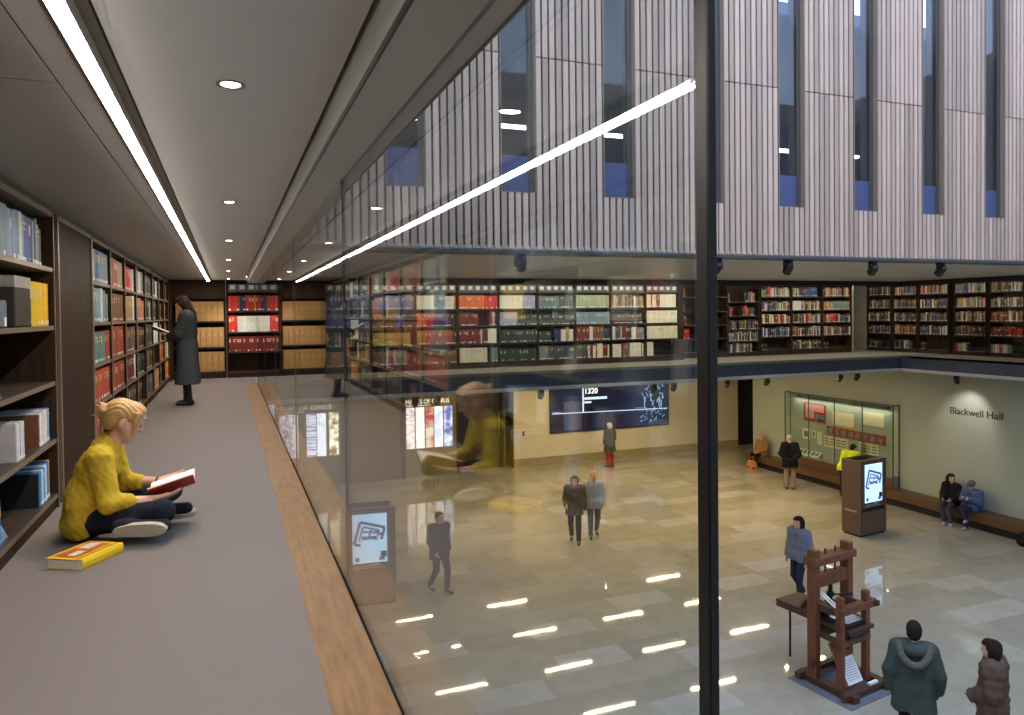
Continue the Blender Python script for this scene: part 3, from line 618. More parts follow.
# entrance: two lit exhibition panels, brown sliding wall, dark doorway
BRONZE = mat('bronze_panel', (112, 94, 80), .5, .4, noise=.05, nscale=2)
struct('wall_entrance', MB().box(3.66, 5.62, YH-.22, YH+.1, ZH, ZU), BRONZE)
struct('trim_16', MB().box(3.56, 3.66, YH-.24, YH+.1, ZH, ZU).box(5.62, 5.78, YH-.26, YH+.1, ZH, ZU), mat('bronze_dark', (74, 64, 56), .45, .4))
STR = [emit('lit_print_%d' % i, c, s) for i, (c, s) in enumerate((((238, 236, 240), .9), ((246, 242, 236), 1.0), ((214, 206, 196), .7), ((226, 228, 242), .95), ((180, 192, 226), .8)))]
def print_mat(name, c1, c2, st, scale, rows):
    m = emit(name, c1, st); nt = m.node_tree
    if nt.nodes.get('done'): return m
    b = nt.nodes['Principled BSDF']; g = nt.nodes.new('ShaderNodeTexCoord'); g.name = 'done'; mp = nt.nodes.new('ShaderNodeMapping'); mp.inputs['Scale'].default_value = rows
    n = nt.nodes.new('ShaderNodeTexNoise'); n.inputs['Scale'].default_value = scale; n.inputs['Detail'].default_value = 4
    r = nt.nodes.new('ShaderNodeValToRGB'); r.color_ramp.elements[0].position = .4; r.color_ramp.elements[1].position = .58
    r.color_ramp.elements[0].color = lin(c2); r.color_ramp.elements[1].color = lin(c1)
    nt.links.new(g.outputs['Object'], mp.inputs[0]); nt.links.new(mp.outputs[0], n.inputs[0]); nt.links.new(n.outputs['Fac'], r.inputs[0])
    nt.links.new(r.outputs[0], b.inputs['Base Color']); nt.links.new(r.outputs[0], b.inputs['Emission Color']); return m
PR = [print_mat('print_a', (240, 236, 240), (206, 176, 190), 1.3, 5, (1, 1, 2.5)), print_mat('print_b', (246, 242, 236), (232, 224, 214), 1.4, 4, (1, 1, 1)), print_mat('print_c', (216, 208, 198), (190, 60, 60), 1.0, 2.5, (.6, 1, 1.4)),
      print_mat('print_d', (232, 234, 246), (186, 196, 232), 1.4, 3, (1, 1, 1)), print_mat('print_e', (214, 220, 244), (84, 104, 170), 1.2, 4, (1, 1, .7)),
      print_mat('print_f', (220, 224, 240), (70, 84, 130), 2.6, 7, (1, 1, 1)), print_mat('print_g', (236, 238, 250), (90, 106, 170), 2.8, 6, (.3, 1, 5)), print_mat('print_i', (236, 240, 250), (206, 214, 236), 2.8, 3, (1, 1, 1)), print_mat('print_h', (240, 236, 210), (110, 90, 30), 2.8, 4, (1, 1, 1))]
LETW = emit('lit_lettering_white', (250, 248, 240), 1.1)
for nm, x0, x1, strips, lab in (('R', 5.80, 7.74, [(.02, .23, 0), (.27, .49, 1), (.53, .73, 2), (.76, .98, 3), (1.02, 1.24, 4)], 'lit exhibition panel of five bright strips, right of the brown sliding wall'),
                                ('L', 1.40, 3.56, [(.06, .36, 5), (.37, .45, 7), (.62, .82, 6), (.84, 1.03, 7), (1.10, 1.30, 8)], 'lit exhibition panel with a portrait strip, left of the brown sliding wall')):
    t = thing('exhibition_panel', lab, 'panel', (x0, YH-.02, ZH)); W = x1-x0
    MB().box(0, W, 0, .12, 0, 4.0).build('board', mat('olive_board', (136, 128, 76), .7), t)
    sc = (W-.12)/1.30
    for k, (a, b2, pm) in enumerate(strips): MB().box(.05+a*sc, .05+b2*sc, -.03, 0, 1.0, 2.47).build('print_strip', PR[pm], t)
    text('heading', 'MARKS OF GENIUS', .22, frameM((.06, -.004, 2.60), (1, 0, 0), (0, 0, 1)), LETW, t, sx=W/2.22)
    MB().box(.06, .95, -.004, 0, 2.53, 2.55).build('subheading', LETW, t)
t = thing('door', None, None, (8.85, YH, ZH)); t.name = 'door_3'; tag(t, kind='structure')
MB().box(-1.1, -1.0, -.1, .3, 0, 4.0).box(1.0, 1.12, -.1, .3, 0, 4.0).build('frame', mat('entrance_frame_dark', (34, 30, 28), .4, .4), t)
MB().box(-1.0, 1.0, .2, .26, 0, 4.0).build('door_leaf', mat('entrance_black', (22, 20, 20), .25, .5), t)
MB().box(.74, .80, -.05, .2, 0, 4.0).build('edge_rail', mat('bronze_rail', (92, 80, 60), .5, .4), t)
MB().cyl((.62, .12, 1.2), (.62, .12, 2.1), .02).build('handle', mat('steel', (180, 178, 172), .3, .5, .8), t)
MB().box(10.36, 10.44, YH-.012, YH, ZH+1.15, ZH+1.33).build('light_switch', BLACK)
tag(bpy.data.objects['light_switch'], 'small black wall switch on the cream wall beside the dark entrance', 'switch')
# video wall
sc0, sc1 = onY(551, 432.5, YH-.06), onY(668, 388, YH-.06)
t = thing('video_wall', 'wide dark video screen on the cream wall showing a timeline and 1320', 'screen', (sc0.x, YH-.06, -3.31))
SW, SH = 5.30, 1.78
MB().bbox(-.04, SW+.04, -.0, .06, -.04, SH+.04, .006).build('frame', BLACK, t)
def scr_mat():
    m = emit('screen_image', (20, 24, 44), .55); nt = m.node_tree; b = nt.nodes['Principled BSDF']
    g = nt.nodes.new('ShaderNodeTexCoord'); sx = nt.nodes.new('ShaderNodeSeparateXYZ'); nt.links.new(g.outputs['Object'], sx.inputs[0])
    r = nt.nodes.new('ShaderNodeValToRGB'); mr = nt.nodes.new('ShaderNodeMapRange'); mr.inputs['From Max'].default_value = SW
    n = nt.nodes.new('ShaderNodeTexNoise'); n.inputs['Scale'].default_value = 3; n.inputs['Detail'].default_value = 6; nt.links.new(g.outputs['Object'], n.inputs[0])
    ad = nt.nodes.new('ShaderNodeMath'); ad.operation = 'MULTIPLY_ADD'; ad.inputs[1].default_value = .25; nt.links.new(n.outputs['Fac'], ad.inputs[0])
    nt.links.new(sx.outputs['X'], mr.inputs['Value']); nt.links.new(mr.outputs['Result'], ad.inputs[2]); nt.links.new(ad.outputs[0], r.inputs[0])
    e = r.color_ramp.elements; e[0].position = .1; e[0].color = lin((22, 24, 40)); e[1].position = 1.05; e[1].color = lin((52, 66, 78))
    for p, c in ((.3, (40, 42, 66)), (.42, (22, 22, 42)), (.7, (26, 28, 58)), (.88, (62, 72, 104))): q = e.new(p); q.color = lin(c)
    nt.links.new(r.outputs[0], b.inputs['Emission Color']); b.inputs['Base Color'].default_value = (.01, .01, .015, 1); b.inputs['Roughness'].default_value = .25; return m
MB().box(0, SW, -.006, 0, 0, SH).build('display', scr_mat(), t)
BL = emit('screen_pale_blue', (190, 210, 240), .9); BM = emit('screen_mid_blue', (96, 116, 176), .6)
MB().beam((.05, -.008, .73), (SW-.05, -.008, .66), .004, .03).build('timeline', BL, t)
MB().box(1.36, 1.42, -.009, -.006, .70, 1.66).build('marker_post', BL, t)
text('date_text', '1320', .30, frameM((1.44, -.008, 1.44), (1, 0, 0), (0, 0, 1)), emit('screen_white', (245, 245, 250), 1.1), t, bold=.004)
MB().box(1.44, 2.45, -.008, -.006, 1.20, 1.30).box(1.44, 1.75, -.008, -.006, 1.06, 1.14).build('caption', BL, t)
MB().box(.06, .4, -.008, -.006, .74, .80).box(3.75, 4.2, -.008, -.006, .73, .77).build('tick_text', BM, t)
MB().box(.55, 1.3, -.0075, -.006, .05, 1.15).build('ghost_page', emit('screen_dim', (56, 58, 82), .6), t)
m = MB(); rr = random.Random(5)
for k in range(34):
    a = Vector((4.1+rr.random()*.95, -.008, .75+rr.random()*.9)); b2 = a+Vector((rr.uniform(-.12, .12), 0, rr.uniform(-.3, .3))); b2.z = max(.1, min(1.7, b2.z)); m.beam(a, b2, rr.uniform(.02, .05), .003, (0, -1, 0))
for k in range(30):
    a = Vector((4.0+rr.random()*1.15, -.008, .12+rr.random()*.5)); m.beam(a, a+Vector((rr.uniform(-.05, .05), 0, .06)), .03, .003, (0, -1, 0))
m.build('blue_figure_image', emit('screen_figure', (140, 164, 214), .7), t)
# bench
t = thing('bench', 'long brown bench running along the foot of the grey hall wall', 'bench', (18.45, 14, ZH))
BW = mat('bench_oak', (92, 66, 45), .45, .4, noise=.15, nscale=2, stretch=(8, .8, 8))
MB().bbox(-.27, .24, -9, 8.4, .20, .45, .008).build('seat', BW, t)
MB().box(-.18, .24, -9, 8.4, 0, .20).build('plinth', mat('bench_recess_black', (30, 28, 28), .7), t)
# lettering
y0 = onX(950.5, 412, XH).y; y1 = onX(1003, 420, XH).y
LT = thing('wall_lettering', 'raised dark brown lettering reading Blackwell Hall on the grey wall', 'sign', (XH, y0, -1.60)); LM = mat('letter_dark_brown', (58, 36, 34), .5)
for wd, sh in (('Blackwell', 0), ('Hall', 0)):
    o = text('word', wd, .27, frameM((0, 0, 0), (0, -1, 0), (0, 0, 1)), LM, LT, ext=.012)
    ys_ = [v.co.y for v in o.data.vertices]; lo_, hi_ = min(ys_), max(ys_); full = y0-y1; W_ = full*(.64 if wd == 'Blackwell' else .29); off_ = 0 if wd == 'Blackwell' else -full*.71
    for v in o.data.vertices: v.co.y = off_-(hi_-v.co.y)*W_/(hi_-lo_)
# display case
XC = 18.44
ya, yb = onX(785, 391, XC).y, onX(893, 404, XC).y
zt = onX(785, 391, XC).z; zb = ZH+.45
t = thing('display_case', 'large glass wall case of documents above the bench', 'display case', (XC, (ya+yb)/2, zb)); h2 = (ya-yb)/2; Hc = zt-zb
CFR = mat('case_frame_grey', (70, 74, 70), .4, .5)
m = MB()
for y in (-h2, h2): m.box(-.015, .015, y-.015, y+.015, 0, Hc).box(.235, .255, y-.015, y+.015, 0, Hc)
m.box(-.015, .015, -h2, h2, Hc-.03, Hc).box(-.015, .255, -h2-.01, -h2+.02, Hc-.03, Hc).box(-.015, .255, h2-.02, h2+.01, Hc-.03, Hc); m.build('frame', CFR, t)
for k in (-.5, 0, .5): MB().box(-.014, .014, h2*k-.012, h2*k+.012, 0, Hc-.03).build('mullion', CFR, t)
CG = glass('case_glass', (240, 246, 244), 1.45, .8)
for k in range(4): MB().box(-.005, .005, -h2+h2*k/2+.014, -h2+h2*(k+1)/2-.014, .02, Hc-.03).build('pane', CG, t)
MB().box(.24, .255, -h2+.02, h2-.02, 0, Hc-.02).build('back_panel', mat('case_back_sage', (160, 164, 142), .8), t)
MB().box(.0, .24, -h2+.02, h2-.02, 0, .34).build('case_floor', mat('case_floor_sage', (140, 144, 130), .7), t)
MB().box(-.02, .0, -h2+.02, h2-.02, 0, .30).build('kick_panel', BW, t)
m = MB(); m.box(.04, .18, -h2+.25, h2-.5, Hc-.16, Hc-.08); m.build('light_bar', mat('case_lightbar', (96, 100, 98), .4), t)
XI = XC+.238
def board(name, lab, cat, pts, m, ex=.012, X=None, group=None):
    X = X or XI; y0 = max(onX(p[0], p[1], X).y for p in pts); y1 = min(onX(p[0], p[1], X).y for p in pts)
    zs = sorted(onX(p[0], p[1], X).z for p in pts); z0, z1 = zs[0], zs[-1]
    r = thing(name, lab, cat, (X, y0, z0), 0, group); MB().box(-ex, 0, -(y0-y1), 0, 0, z1-z0).build('board', m, r); return r, y0-y1, z1-z0
RED = mat('info_red', (166, 36, 34), .6); PARCH = mat('parchment', (226, 210, 168), .8, .2, noise=.12, nscale=3); LINEN = mat('text_lines_pale', (226, 170, 160), .8); PHOTO = mat('photo_grey', (120, 122, 124), .7, .3, noise=.5, nscale=6)
r, w, h = board('info_board', 'red information board with a photograph at the left of the glass case', 'board', [(804, 402), (826, 424)], RED)
m = MB()
for k in range(12): m.box(-.015, -.012, -w*.92 if k < 6 else -w*.48, -w*.08, h*(.9-.065*k), h*(.9-.065*k)+.03)
m.build('text_block', LINEN, r); MB().box(-.016, -.012, -w*.95, -w*.56, h*.08, h*.42).build('photograph', PHOTO, r); MB().box(-.0165, -.012, -w*.9, -w*.6, h*.1, h*.2).build('photo_dark', BLACK, r)
r, w, h = board('timeline_board', 'long red strip of small photographs across the glass case', 'board', [(827, 429), (827, 434.5)], RED)
y0 = onX(827, 431, XI).y; y1 = onX(886, 444, XI).y; r.children[0].data.transform(Matrix()); 
bpy.data.objects.remove(r.children[0]); MB().box(-.014, 0, -(y0-y1), 0, 0, .30).build('board', RED, r)
for k in range(8): MB().box(-.018, -.014, -(y0-y1)*(k+.8)/8.2, -(y0-y1)*(k+.15)/8.2, .05, .24).build('photograph', PHOTO if k % 2 else GREYBOX, r)
board('map_sheet', 'yellowed map sheet beside the red board, left of the centre mullion', 'map', [(833, 411), (854, 428)], PARCH)
board('map_sheet', 'yellowed map sheet in the right half of the glass case', 'map', [(862, 411), (884, 428)], PARCH)
r = text('case_heading', 'bodleian map', .16, frameM((XI-.002, onX(829, 409, XI).y, onX(829, 410, XI).z), (0, -1, 0), (0, 0, 1)), RED, None, ext=.003); bpy.data.objects.remove(r)
r, w, h = board('framed_page', 'pale framed page with a dark picture under the red board', 'page', [(803, 428), (810, 439.5)], WHITE); MB().box(-.015, -.012, -w*.8, -w*.2, h*.2, h*.8).build('picture', PHOTO, r)
r, w, h = board('framed_page', 'narrow framed page second from left under the red board', 'page', [(812, 430), (816, 438)], PARCH); MB().box(-.015, -.012, -w*.75, -w*.25, h*.2, h*.8).build('picture', PHOTO, r)
board('framed_page', 'tall blank pale page third from left under the red board', 'page', [(817.5, 431), (822, 445)], PARCH)
for k, (xa, xb) in enumerate(((824, 828), (829.5, 834), (835.5, 840), (841, 845), (859, 863), (864.5, 869), (871, 876))):
    yy = 438.5+(xa-824)*.205; board('document_sheet', 'pale document sheet, %s from left in the row below the red strip' % ords[k], 'document', [(xa, yy), (xa+.1, yy+7.5)], WHITE if k % 2 else PARCH)
    o = [q for q in bpy.data.objects if q.name.startswith('document_sheet')][-1]
for o in [q for q in bpy.data.objects if q.name.startswith('document_sheet') and q.type == 'EMPTY']:
    ch = o.children[0]; m = MB().box(-.012, 0, -.27, 0, 0, .36); bpy.data.objects.remove(ch); m.build('board', WHITE if o['label'].split()[4] in ('second', 'fourth', 'sixth') else PARCH, o)
    for q in range(3): MB().box(-.0135, -.012, -.23, -.04, .08+.09*q, .12+.09*q).build('text_block', GREYBOX, o)
for k, (px, py) in enumerate(((800, 446.5), (807.5, 449), (815.5, 452))):
    p = onX(px, py, XC+.12); t2 = thing('open_book', 'open white book on a sloped stand, %s from left on the case floor' % ords[k], 'book', (XC+.12, p.y, zb+.34)); 
    MB().add([(-.10, -.2, 0), (.1, -.2, 0), (.1, .2, 0), (-.10, .2, 0), (.1, -.2, .16), (.1, .2, .16)], [(0, 3, 2, 1), (0, 4, 5, 3), (1, 2, 5, 4), (0, 1, 4), (3, 5, 2)]).build('stand', mat('stand_clear', (150, 154, 148), .4), t2)
    m = MB(); N = Vector((-.16, 0, .2)).normalized()
    for sg in (-1, 1): m.slab((-.10, 0, .02), (-.10, sg*.19, .03), (.1, sg*.19, .19), (.1, 0, .18), N if sg < 0 else N, .02)
    m.build('pages', WHITE, t2); m = MB()
    for sg in (-1, 1): m.slab((-.07+N.x*.012, sg*.03, .05+N.z*.022), (-.07+N.x*.012, sg*.15, .055+N.z*.022), (.06+N.x*.012, sg*.15, .16+N.z*.022), (.06+N.x*.012, sg*.03, .155+N.z*.022), N, .001)
    m.build('print_blocks', GREYBOX, t2)
# kiosks
def kiosk(lab, corner, rz):
    t = thing('kiosk', lab, 'kiosk', corner, rz, None); KB = mat('kiosk_bronze', (94, 76, 60), .45, .4, noise=.06, nscale=3); W, D, H = 1.02, .56, 1.95
    m = MB(); m.bbox(0, .07, 0, D, .05, H, .006).build('side_panel', KB, t); MB().bbox(W-.07, W, 0, D, .05, H, .006).build('side_panel', KB, t)
    MB().bbox(.07, W-.07, 0, .06, .05, .62, .004).build('lower_panel', mat('kiosk_bronze_light', (108, 86, 66), .5, .4), t)
    MB().box(.07, W-.07, D-.06, D, .05, H-.0).build('back_panel', KB, t)
    MB().box(.03, W-.03, .03, D-.03, 0, .05).build('plinth', BLACK, t)
    MB().bbox(.07, W-.07, .01, .12, .72, H, .004).build('screen_housing', KB, t)
    MB().box(.07, W-.07, .12, D-.06, .60, .64).build('ledge', KB, t)
    MB().box(-.003, 0, .12, D-.1, .62, .66).build('side_slot', mat('kiosk_slot_pale', (170, 156, 134), .5), t)
    s = MB().box(.17, W-.17, 0, .012, .86, 1.84).build('screen', emit('kiosk_screen', (176, 214, 246), .95), t)
    L1 = emit('kiosk_plan_blue', (74, 84, 120), .45); L2 = emit('kiosk_plan_mid', (112, 130, 176), .6)
    m = MB(); R = Matrix.Rotation(.28, 3, 'Y')
    def pt(x, z): q = R @ Vector((x, 0, z)); return (W/2+q.x, -.004, 1.43+q.z)
    for a, b2 in (((-.25, .2), (.25, .2)), ((.25, .2), (.25, -.05)), ((-.25, .2), (-.25, -.25)), ((-.25, -.25), (-.12, -.25)), ((-.12, -.12), (.14, -.02)), ((.08, .08), (.25, .05))): m.beam(pt(*a), pt(*b2), .055, .004, (0, -1, 0))
    m.build('floor_plan', L1, s); m = MB()
    for a, b2 in (((-.17, .12), (.16, .12)), ((-.17, .02), (.1, .06)), ((-.17, -.08), (.18, -.06)), ((-.17, .12), (-.17, -.18)), ((.0, .12), (.0, -.06)), ((.16, .12), (.16, -.02))): m.beam(pt(*a), pt(*b2), .045, .004, (0, -1, 0))
    m.build('floor_plan_rooms', L2, s)
    MB().box(.22, .30, -.004, 0, .90, .98).box(W-.33, W-.22, -.004, 0, .90, .97).build('screen_icon', L1, s)
    MB().box(W-.30, W-.18, -.003, 0, .96, 1.08).build('screen_dark_corner', BLACK, s)
    m = MB()
    for z, a, b2 in ((.79, .2, .75), (.75, .18, .82), (.82, .5, .7)): m.box(a, b2, .006, .0105, z, z+.012)
    m.build('caption', mat('kiosk_caption', (190, 180, 166), .6), t)
    return t
kiosk('bronze information kiosk with a lit floor plan screen, standing before the glass case', (14.92, 13.96, ZH), math.atan2(14.081-13.958, 15.914-14.92))
kiosk('bronze information kiosk with a lit floor plan screen, close under the gallery glass', (2.06, 14.6, ZH), math.atan2(-.12, 1))
# spotlights
def spot(lab, p, aim, grp, power=0, size=1.0, ang=.7, colr=(1, .9, .74)):
    t = thing('track_spotlight', lab, 'spotlight', p, 0, grp)
    d = (Vector(aim)-Vector(p)-Vector((0, 0, -.12))).normalized(); c = Vector((0, 0, -.13))
    MB().bbox(-.05, .05, -.05, .05, -.03, 0, .004).build('base', BLACK, t)
    MB().box(-.075, -.065, -.02, .02, -.16, -.03).box(.065, .075, -.02, .02, -.16, -.03).box(-.075, .075, -.02, .02, -.04, -.03).build('yoke', BLACK, t)
    MB().cyl(c-d*.08, c+d*.08, .062, .066, 16).cyl(c-d*.11, c-d*.08, .04, .062, 16).build('lamp_body', mat('spot_black', (22, 22, 24), .5, .4), t)
    MB().cyl(c+d*.081, c+d*.083, .05, .05, 16).build('lens', mat('spot_lens', (60, 60, 62), .1, .6), t)
    if power:
        ld = bpy.data.lights.new('spot_beam', 'SPOT'); ld.energy = power; ld.spot_size = ang; ld.spot_blend = .7; ld.color = colr; ld.shadow_soft_size = .05
        lo = bpy.data.objects.new('spot_beam', ld); COL.objects.link(lo); lo.parent = t; lo.location = c+d*.1
        lo.rotation_euler = d.to_track_quat('-Z', 'Y').to_euler()
pools = [(9.2, 16.3), (10.5, 21.5), (12.2, 17.5), (15.9, 20.0), (15.2, 18.2)]
for i, (x, y) in enumerate(((522, 263), (720, 266), (791, 266), (876, 267.5), (944, 268.5))):
    p = onY(x, y, YF+.08); spot('black spotlight under the timber facade, %s' % ['just below the glass reflections left of the post', 'immediately right of the black post', 'second right of the black post', 'third right of the black post', 'furthest right of the black post'][i], (p.x, YF+.14, ZF-.035), pools[i]+(ZH,), 'black spotlights under the timber facade', 260, 1, .42)
for i, (x, y) in enumerate(((541, 392), (654, 386), (674, 386), (727, 381), (767, 380), (840, 374), (857, 373), (415, 394), (437, 393))):
    p = onY(x, y, YE+.18); aim = ((p.x+.3, 19, ZH) if i not in (3, 4) else (p.x+2, 21, ZH))
    spot('small black spotlight under the far gallery edge, %s' % ['above the left end of the video screen', 'above the right half of the video screen', 'near the top right corner of the screen', 'at the dark doorway right of the post', 'over the seated person in tan', 'first of a pair above the glass case', 'second of a pair above the glass case', 'first of two over the lit heading', 'second of two over the lit heading'][i], (p.x, YE+.18, ZU), aim, 'small black spotlights under the far gallery edge', 60 if i < 5 else 0, 1, .6)
p0 = Vector((XE-.05+.12, 13.2, ZU)); q = onX(968, 424, XH)
spot('black spotlight under the right gallery edge lighting the wall lettering', (XE+.13, 13.6, ZU), q, None, 46, 1, 1.45, (1, .95, .88))
# recessed strip lamps under the far gallery: four rows of four
for r_, y in enumerate((15.87, 18.22, 20.6, 23.0)):
    for c_, x in enumerate((4.88, 7.99, 11.1, 14.2)):
        t = thing('ceiling_strip_lamp', 'strip lamp mirrored in the hall floor, %s from the left in the %s row' % (ords[c_], ords[r_]), 'light', (x+.7, y, ZU), 0, 'strip lamps under the far gallery')
        MB().box(-.7, .7, -.025, .025, -.004, 0).build('diffuser', emit('hall_strip', (255, 226, 176), 140), t)
        MB().box(-.72, .72, -.075, -.06, -.01, 0).box(-.72, .72, .06, .075, -.01, 0).build('trim_frame', mat('alu_edge', (190, 185, 175), .4, .5), t)
# ------------------------------------------------------------------ bodies: smooth blended volumes turned into one surface
class Vol:
    def __init__(s, lo, hi, vox):
        s.lo = np.array(lo, float); s.vx = vox; s.n = np.ceil((np.array(hi)-s.lo)/vox).astype(int)+1
        s.d = np.full(s.n, .2, np.float32); s.ax = [s.lo[i]+vox*np.arange(s.n[i]) for i in range(3)]
    def _blk(s, lo, hi):
        i0 = np.maximum(np.floor((np.array(lo)-s.lo)/s.vx).astype(int), 0); i1 = np.minimum(np.ceil((np.array(hi)-s.lo)/s.vx).astype(int)+1, s.n)
        if np.any(i1 <= i0): return None, None
        sl = tuple(slice(a, b) for a, b in zip(i0, i1)); g = np.meshgrid(*[s.ax[i][sl[i]] for i in range(3)], indexing='ij')
        return sl, g
    def _u(s, sl, v, k):
        a = s.d[sl]
        if k <= 0: s.d[sl] = np.minimum(a, v); return
        h = np.maximum(k-np.abs(a-v), 0)/k; s.d[sl] = np.minimum(a, v)-h*h*k*.25
    def cone(s, a, b, r1, r2=None, k=.02):
        r2 = r1 if r2 is None else r2; a = np.array(a, float); b = np.array(b, float); m = max(r1, r2)+k+.03
        sl, g = s._blk(np.minimum(a, b)-m, np.maximum(a, b)+m)
        if sl is None: return s
        ba = b-a; L = max(ba@ba, 1e-9); p = [g[i]-a[i] for i in range(3)]
        t = np.clip((p[0]*ba[0]+p[1]*ba[1]+p[2]*ba[2])/L, 0, 1)
        v = np.sqrt(sum((p[i]-t*ba[i])**2 for i in range(3)))-(r1+(r2-r1)*t); s._u(sl, v, k); return s
    def ell(s, c, ax, r, k=.02):
        """ellipsoid: ax = three unit axes, r = three radii"""
        c = np.array(c, float); m = max(r)+k+.03; sl, g = s._blk(c-m, c+m)
        if sl is None: return s
        p = [g[i]-c[i] for i in range(3)]; q = [(p[0]*A[0]+p[1]*A[1]+p[2]*A[2]) for A in ax]
        k0 = np.sqrt(sum((q[i]/r[i])**2 for i in range(3))); k1 = np.sqrt(sum((q[i]/r[i]**2)**2 for i in range(3)))+1e-9
        s._u(sl, k0*(k0-1)/k1, k); return s
    def cut(s, p, n):
        """keep the side opposite to n"""
        g = np.meshgrid(*s.ax, indexing='ij', sparse=True); n = np.array(n, float); n /= np.linalg.norm(n)
        s.d = np.maximum(s.d, ((g[0]-p[0])*n[0]+(g[1]-p[1])*n[1]+(g[2]-p[2])*n[2]).astype(np.float32)); return s
    def folds(s, amp, f, seed=0):
        g = np.meshgrid(*s.ax, indexing='ij', sparse=True); x, y, z = g; r = np.random.RandomState(seed); w = 0
        for i in range(5):
            k = r.normal(size=3)*f*np.array([1, 1, .6]); w = w+np.sin(k[0]*x+k[1]*y+k[2]*z+r.rand()*6+1.3*np.sin(f*.5*z+i))
        s.d = s.d+(amp/2.2*w).astype(np.float32); return s
    def build(s, name, m, parent):
        d = s.d; d = np.pad(d, 1, constant_values=.2); n = d.shape; ins = d < 0
        cn = [slice(0, -1), slice(1, None)]; cnt = np.zeros([q-1 for q in n], int)
        for a in (0, 1):
            for b in (0, 1):
                for c in (0, 1): cnt += ins[cn[a], cn[b], cn[c]]
        act = (cnt > 0) & (cnt < 8); I = np.argwhere(act); idx = np.full(act.shape, -1); idx[act] = np.arange(len(I))
        P = np.zeros((len(I), 3)); W = np.zeros(len(I))
        for ax in range(3):
            o = [i for i in range(3) if i != ax]
            for a in (0, 1):
                for b in (0, 1):
                    A = I.copy(); A[:, o[0]] += a; A[:, o[1]] += b; B = A.copy(); B[:, ax] += 1
                    da = d[A[:, 0], A[:, 1], A[:, 2]]; db = d[B[:, 0], B[:, 1], B[:, 2]]; x = (da < 0) != (db < 0)
                    t = da[x]/(da[x]-db[x]); Q = A[x].astype(float); Q[:, ax] += t; P[x] += Q; W[x] += 1
        P = (P/W[:, None]-1)*s.vx+s.lo; F = []
        for ax in range(3):
            o = [(ax+1) % 3, (ax+2) % 3]; s0 = [slice(None)]*3; s1 = [slice(None)]*3; s0[ax] = slice(0, -1); s1[ax] = slice(1, None)
            e0 = ins[tuple(s0)]; e1 = ins[tuple(s1)]; E = np.argwhere(e0 != e1); E = E[(E[:, o[0]] > 0) & (E[:, o[1]] > 0)]
            if not len(E): continue
            fl = e0[E[:, 0], E[:, 1], E[:, 2]]; q = []
            for a, b in ((-1, -1), (0, -1), (0, 0), (-1, 0)):
                C_ = E.copy(); C_[:, o[0]] += a; C_[:, o[1]] += b
                ok = np.clip(C_, 0, np.array(idx.shape)-1); q.append(idx[ok[:, 0], ok[:, 1], ok[:, 2]])
            q = np.stack(q, 1); q[~fl] = q[~fl][:, ::-1]; F.append(q[(q >= 0).all(1)])
        F = np.concatenate(F); me = bpy.data.meshes.new(name); me.vertices.add(len(P)); me.vertices.foreach_set('co', P.ravel())
        me.loops.add(len(F)*4); me.loops.foreach_set('vertex_index', F.ravel().astype(np.int32)); me.polygons.add(len(F))
        me.polygons.foreach_set('loop_start', np.arange(0, len(F)*4, 4, dtype=np.int32)); me.polygons.foreach_set('use_smooth', np.ones(len(F), bool))
        me.update(calc_edges=True); me.validate(); me.materials.append(m); o = bpy.data.objects.new(name, me); COL.objects.link(o); o.parent = parent; return o
def V3(*a): return np.array(a, float)
def unit(v): v = np.array(v, float); return v/np.linalg.norm(v)
def headframe(J):
    f = unit(J['hf']); u = V3(0, 0, 1) if 'hu' not in J else unit(J['hu']); r = unit(np.cross(f, u)); u = np.cross(r, f); return f, r, u
def head(v, J, s=1.0):
    f, r, u = headframe(J); c = J['head']; P = lambda a, b, h: c+(a*r+b*f+h*u)*s
    v.cone(P(0, -.03, .035), P(0, .022, .042), .080*s, .077*s, .01)
    v.cone(P(0, .035, .0), P(0, .052, -.075), .060*s, .036*s, .03)
    for q in (-1, 1):
        v.cone(P(.036*q, .02, -.03), P(.022*q, .055, -.078), .040*s, .026*s, .025); v.cone(P(.022*q, .082, .030), P(.040*q, .070, .028), .014*s, .014*s, .016)
        v.ell(P(.037*q, .066, -.022), (r, f, u), (.022*s, .02*s, .018*s), .02)
        v.ell(P(.080*q, -.008, -.008), (r, f, u), (.010*s, .020*s, .032*s), .008); v.cone(P(.082*q, -.004, -.026), P(.080*q, .0, -.036), .007*s, .006*s, .006)
    v.cone(P(0, .092, .016), P(0, .108, -.018), .009*s, .013*s, .012); v.cone(P(-.012, .098, -.022), P(.012, .098, -.022), .009*s, None, .008)
    v.cone(P(-.018, .088, -.050), P(.018, .088, -.050), .008*s, None, .01); v.cone(P(-.014, .086, -.060), P(.014, .086, -.060), .009*s, None, .01)
